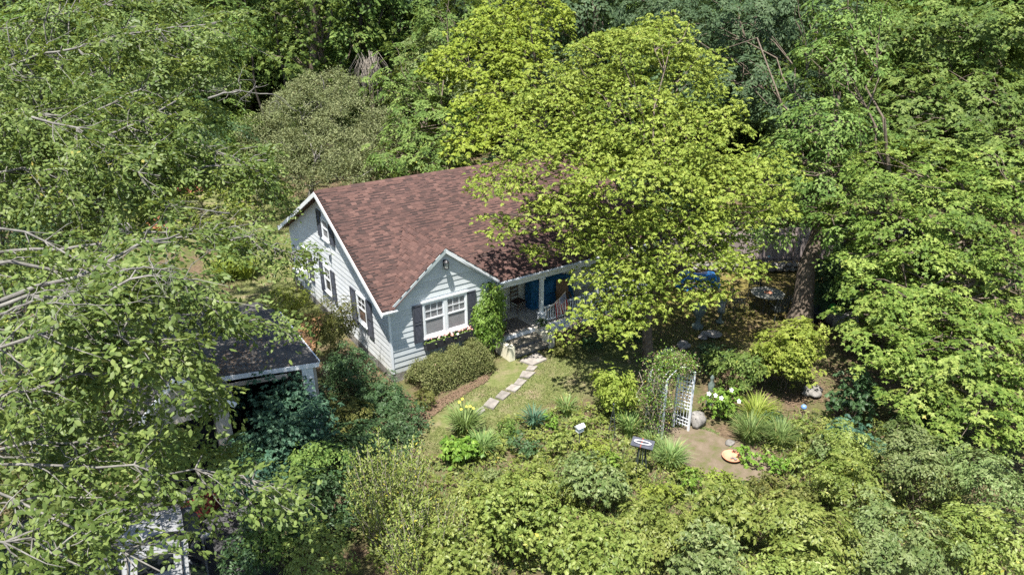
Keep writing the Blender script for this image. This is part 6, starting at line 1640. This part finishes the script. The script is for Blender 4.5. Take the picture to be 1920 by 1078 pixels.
bush('leafy_shrub', 'low shrub between the two upright shoots and the laurels', 830, 960, .55, .75, .5, 'L_olive', 'fan', 'diamond', .08, .25, 24, 10, nl=4)

bush('round_bush', 'bright yellow green bush left of the white arbor', 1158, 732, 1.0, .82, 1.05, 'L_lime', 'fan', 'diamond', .10, .26, 24, 13, nl=8, inner=.3, rough=.42)
bush('maple_shrub', 'yellow green maple shrub in front of the thick trunk', 1475, 660, 1.35, 1.15, 1.3, 'L_lime', 'fan', 'maple', .12, .32, 22, 8, nl=10, wr=.8, up=.7, inner=.3, rough=.45)
bush('green_shrub', 'loose green shrub left of the yellow green maple shrub', 1375, 690, .9, .95, .85, 'L_green', 'fan', 'diamond', .10, .28, 24, 9, nl=5, inner=.3)
bush('green_shrub', 'darker shrub behind the arbor and the white flowered shrub', 1330, 660, .6, .8, .6, 'L_dark', 'fan', 'diamond', .09, .28, 22, 8, nl=4)
bush('rhododendron', 'dark rhododendron in the shade right of the maple shrub', 1600, 740, .9, .9, .9, 'L_dark', 'rosette', 'oval', .13, .28, 21, 9, nl=5, up=.6)
bush('rhododendron', 'second dark rhododendron low beneath the maple boughs', 1590, 815, .55, .95, .55, 'L_teal', 'rosette', 'oval', .12, .28, 21, 9, nl=5, up=.6)
bush('rhododendron', 'shaded low shrub under the low maple at the right', 1750, 790, .6, 1.2, .55, 'L_dark', 'rosette', 'oval', .12, .3, 21, 7, nl=5, up=.6)
hb = bush('flowering_shrub', 'rounded shrub with white flowers right of the boulder', 1352, 752, .62, .6, .58, 'L_hosta', 'rosette', 'oval', .105, .2, 21, 18, nl=5, up=.5)
wf = flowers(5, .075, M['petal_w'], 'flower')
for u, v, z in ((1329,738,1.1),(1341,741,1.15),(1371,731,1.2),(1352,746,1.1),(1385,752,1.0)):
    q = at(u, v, z); o = link('flower', wf, parent=hb); o.location = (q[0]-hb.location.x, q[1]-hb.location.y, z); o.rotation_euler = (.9, .1*rng.normal(), -.4+rng.normal(0,.3))
hs = bush('hosta_clump', 'bright broad leaved bush under the yellow day lilies', 862, 838, .42, .62, .42, 'L_hosta', 'rosette', 'oval', .13, .2, 21, 18, nl=4, up=.6)
def clump(name, label, u, v, r, h, n, mat, wr=.045, cat='grass clump', lean=.7, world=None, fl=None):
    c = at(u, v, 0) if world is None else np.array(world); L = Leaves(); base = np.array([c[0], c[1], 0])
    k = n; an = rng.uniform(0, 6.28, k); rr = r*np.sqrt(rng.random(k))*.55; P = np.stack([np.cos(an)*rr, np.sin(an)*rr, np.zeros(k)], 1)
    le = lean*rng.uniform(.05, 1.0, k); l_ = h*rng.uniform(.6, 1.1, k)
    half = l_*.6
    d1 = nrm(np.stack([np.cos(an)*le*.5, np.sin(an)*le*.5, np.ones(k)], 1)); nn = np.stack([np.cos(an), np.sin(an), -le*.5], 1)*-1
    t = rng.random(k)
    L.add(P, d1, nn, half, h*wr, t)
    d2 = nrm(np.stack([np.cos(an)*le*1.5, np.sin(an)*le*1.5, np.ones(k)*.55], 1)); L.add(P+d1*half[:, None]*.93, d2, np.stack([np.cos(an)*-.6, np.sin(an)*-.6, le*1.5], 1), half, h*wr, t)
    o = empty(name, tuple(base), label=label, cat=cat, group=None); link('foliage', L.mesh('foliage', M[mat], 'blade'), kind='stuff', parent=o)
    if fl:
        fme = flowers(5, fl[1], M[fl[0]], 'flower')
        for i in range(fl[2]):
            a = rng.uniform(0, 6.28); r_ = r*rng.uniform(.1,.8); q = (math.cos(a)*r_, math.sin(a)*r_, h*rng.uniform(.95, 1.2))
            mb = MB(); mb.tube([(q[0]*.4,q[1]*.4,0), (q[0]*.8,q[1]*.8,q[2]*.6), q], .006, 4); mb.build('stalk', M['L_iris'], parent=o)
            f = link('flower', fme, parent=o); f.location = q; f.rotation_euler = (rng.uniform(.2,1.0), rng.normal(0,.2), rng.uniform(-.8,.4))
    return o
clump('day_lily', 'clump of day lilies with yellow flowers in front of the lawn', 872, 812, .5, .85, 330, 'L_iris', .03, 'day lily', fl=('petal_y', .045, 6))
clump('day_lily', 'arching lily leaves without flowers right of the yellow day lilies', 905, 850, .45, .65, 260, 'L_iris', .03, 'lily leaves')
clump('iris_clump', 'upright blue green iris leaves at the left of the front bed', 1000, 800, .3, .65, 80, 'L_teal', .05, 'iris')
clump('iris_clump', 'iris leaves at the lawn corner below the yellow green bush', 1062, 775, .3, .55, 90, 'L_iris', .05, 'iris')
clump('ornamental_grass', 'arching striped ornamental grass behind the perennial bed', 1415, 792, .45, .85, 300, 'L_lime', .028, 'ornamental grass', 1.1)
clump('iris_clump', 'tall fine leaved clump below the ornamental grass', 1405, 825, .5, .8, 340, 'L_iris', .022, 'perennial', .7)
clump('iris_clump', 'fine leaved clump in the middle of the right bed', 1460, 835, .5, .75, 300, 'L_iris', .022, 'perennial', .7)
clump('iris_clump', 'spiky green clump at the left side of the soil path', 1255, 872, .5, .7, 320, 'L_iris', .025, 'perennial', .8)
clump('iris_clump', 'grassy clump at the foot of the left arbor leg', 1222, 840, .35, .5, 160, 'L_iris', .03, 'perennial', .8)
clump('iris_clump', 'tall blade leaved clump beyond the bed at the obelisk', 1180, 812, .4, .7, 160, 'L_iris', .03, 'perennial', .6)
for i, (u, v, lb) in enumerate(((455,455,'iris bed clump in the left yard nearest the house'),(430,470,'iris bed clump in the left yard, middle of three'),(405,450,'iris bed clump in the left yard nearest the slender trunk'),(460,505,'sword leaved clump below the iris bed of the left yard'),(425,510,'sword leaved clump beside the garage end of the yard'))):
    clump('iris_clump', lb, u, v+12, .9, 1.0, 420, 'L_iris' if i < 3 else 'L_lime', .03, 'iris')
# perennials
per = [(950,800,.3,.3,.28,'L_green','small leafy perennial at the left of the front bed'),(985,830,.35,.4,.35,'L_dark','dark leaved perennial in the front bed below the path'),
 (1030,790,.3,.38,.28,'L_hosta','bright low perennial at the lawn edge'),(1050,830,.4,.45,.38,'L_laurel','leafy perennial in the middle of the front bed'),(1095,790,.35,.4,.3,'L_laurel','perennial with pink buds left of the yellow green bush'),
 (1110,840,.4,.45,.38,'L_lime','lime leaved perennial in front of the obelisk'),(1010,880,.45,.5,.4,'L_laurel','broad perennial under the front bed, left'),(940,900,.4,.5,.38,'L_grey2','grey green perennial beside the broad leaved bush'),
 (1070,875,.45,.45,.38,'L_grey2','grey leaved perennial behind the bottom laurels'),(1150,870,.35,.4,.3,'L_hosta','low bright perennial left of the black stand'),(1240,925,.35,.5,.33,'L_lime','yellowish perennial below the black stand'),
 (1300,900,.25,.4,.25,'L_hosta','low green perennial on the soil path side'),(1430,905,.3,.5,.3,'L_olive','yellow brown low shrub right of the terracotta dish'),(1490,925,.35,.5,.35,'L_olive','olive low shrub at the end of the soil path'),
 (1285,888,.2,.4,.2,'L_laurel','low weedy mound on the near edge of the soil path'),(1345,893,.2,.35,.2,'L_lime','pale low mound on the soil path just left of the dish'),(1262,850,.15,.25,.15,'L_hosta','tiny green mound on the left side of the soil path'),(1400,850,.25,.4,.25,'L_hosta','fresh green mound right of the terracotta dish'),(1450,865,.3,.45,.28,'L_hosta','fresh green mound in the right bed'),(1510,800,.45,.45,.4,'L_laurel','leafy perennial beside the pale blue ball'),(1545,840,.45,.5,.42,'L_grey2','grey green perennial right of the pale blue ball'),
 (1500,860,.4,.5,.38,'L_laurel','bushy perennial in the front of the right bed'),(1560,880,.5,.5,.42,'L_hosta','bright perennial next to the pale flowered shrub'),(1460,790,.35,.4,.33,'L_dark','dark perennial behind the fine leaved clumps'),(1190,880,.3,.4,.28,'L_laurel','small shrub at the foot of the black stand'),
 (1060,650,.35,.45,.3,'L_olive','low shrub right of the porch steps'),(1110,640,.3,.5,.3,'L_dark','dark low shrub under the porch railing'),(1180,620,.3,.6,.3,'L_dark','dark low shrub below the right end of the porch')]
for u, v, z, rx, rz, mt, lb in per:
    bush('perennial', lb, u, v, z, rx, rz, mt, 'rosette' if mt in ('L_hosta','L_laurel') else 'fan', 'diamond', .085, .2, 21, 16, nl=4, cat='perennial', stems=3, sr=.008)
# arbor roses and creepers
av = empty('climbing_rose', tuple(np.append(((aR1+aL1)/2)[:2], 0)), label='tangle of climbing rose over the arbor top and its left side', cat='climber')
L = Leaves(); LBr = Leaves(); mb = MB(); og_ = (aR1+aL1)/2
aLc, aRc = (aL1+aL2)/2, (aR1+aR2)/2
for k in range(420):
    s = rng.random()
    if s < .5: p_ = aLc+np.array([rng.normal(0,.16), rng.normal(0,.22), rng.uniform(.3,2.0)])
    else:
        q_ = rng.random(); p_ = aLc+(aRc-aLc)*q_+np.array([rng.normal(0,.12), rng.normal(0,.2), 2.1+.3*math.sin(math.pi*q_)+rng.normal(0,.1)])
    (L if rng.random() < .68 else LBr).add(*(lambda n_: (p_-og_+rng.normal(0,.13,(n_,3)), rng.normal(0,1,(n_,3)), rng.normal(0,.6,(n_,3))+np.array([0,0,1.]), .065*rng.uniform(.7,1.3,n_), .035*np.ones(n_), rng.random(n_)))(22))
link('foliage', L.mesh('foliage', M['L_rose']), kind='stuff', parent=av); link('dry_stems', LBr.mesh('dry_stems', M['L_bare']), kind='stuff', parent=av)
for i in range(14):
    b_ = aLc-og_+np.array([rng.normal(0,.1),rng.normal(0,.15),0]); cu = curve(b_, b_+np.array([rng.normal(0,.2),rng.normal(0,.2),2.1]), 6, 0, .06); mb.tube([tuple(q) for q in cu], .012, 4, cap=False)
mb.build('canes', M['twig'], parent=av)
# scattered small blossoms of the bottom shrubs
for u, v, z, nm in ((1425,905,.7,'p'),(1120,820,.9,'w'),(1048,822,.9,'w'),(1590,872,1.6,'w'),(1630,858,1.7,'y'),(1500,965,1.8,'y'),(1505,958,1.7,'w')): pass
print('objects', len(bpy.data.objects), 'tris', sum(len(m_.polygons)*(2 if len(m_.polygons) and m_.polygons[0].loop_total == 4 else 1) for m_ in bpy.data.meshes))
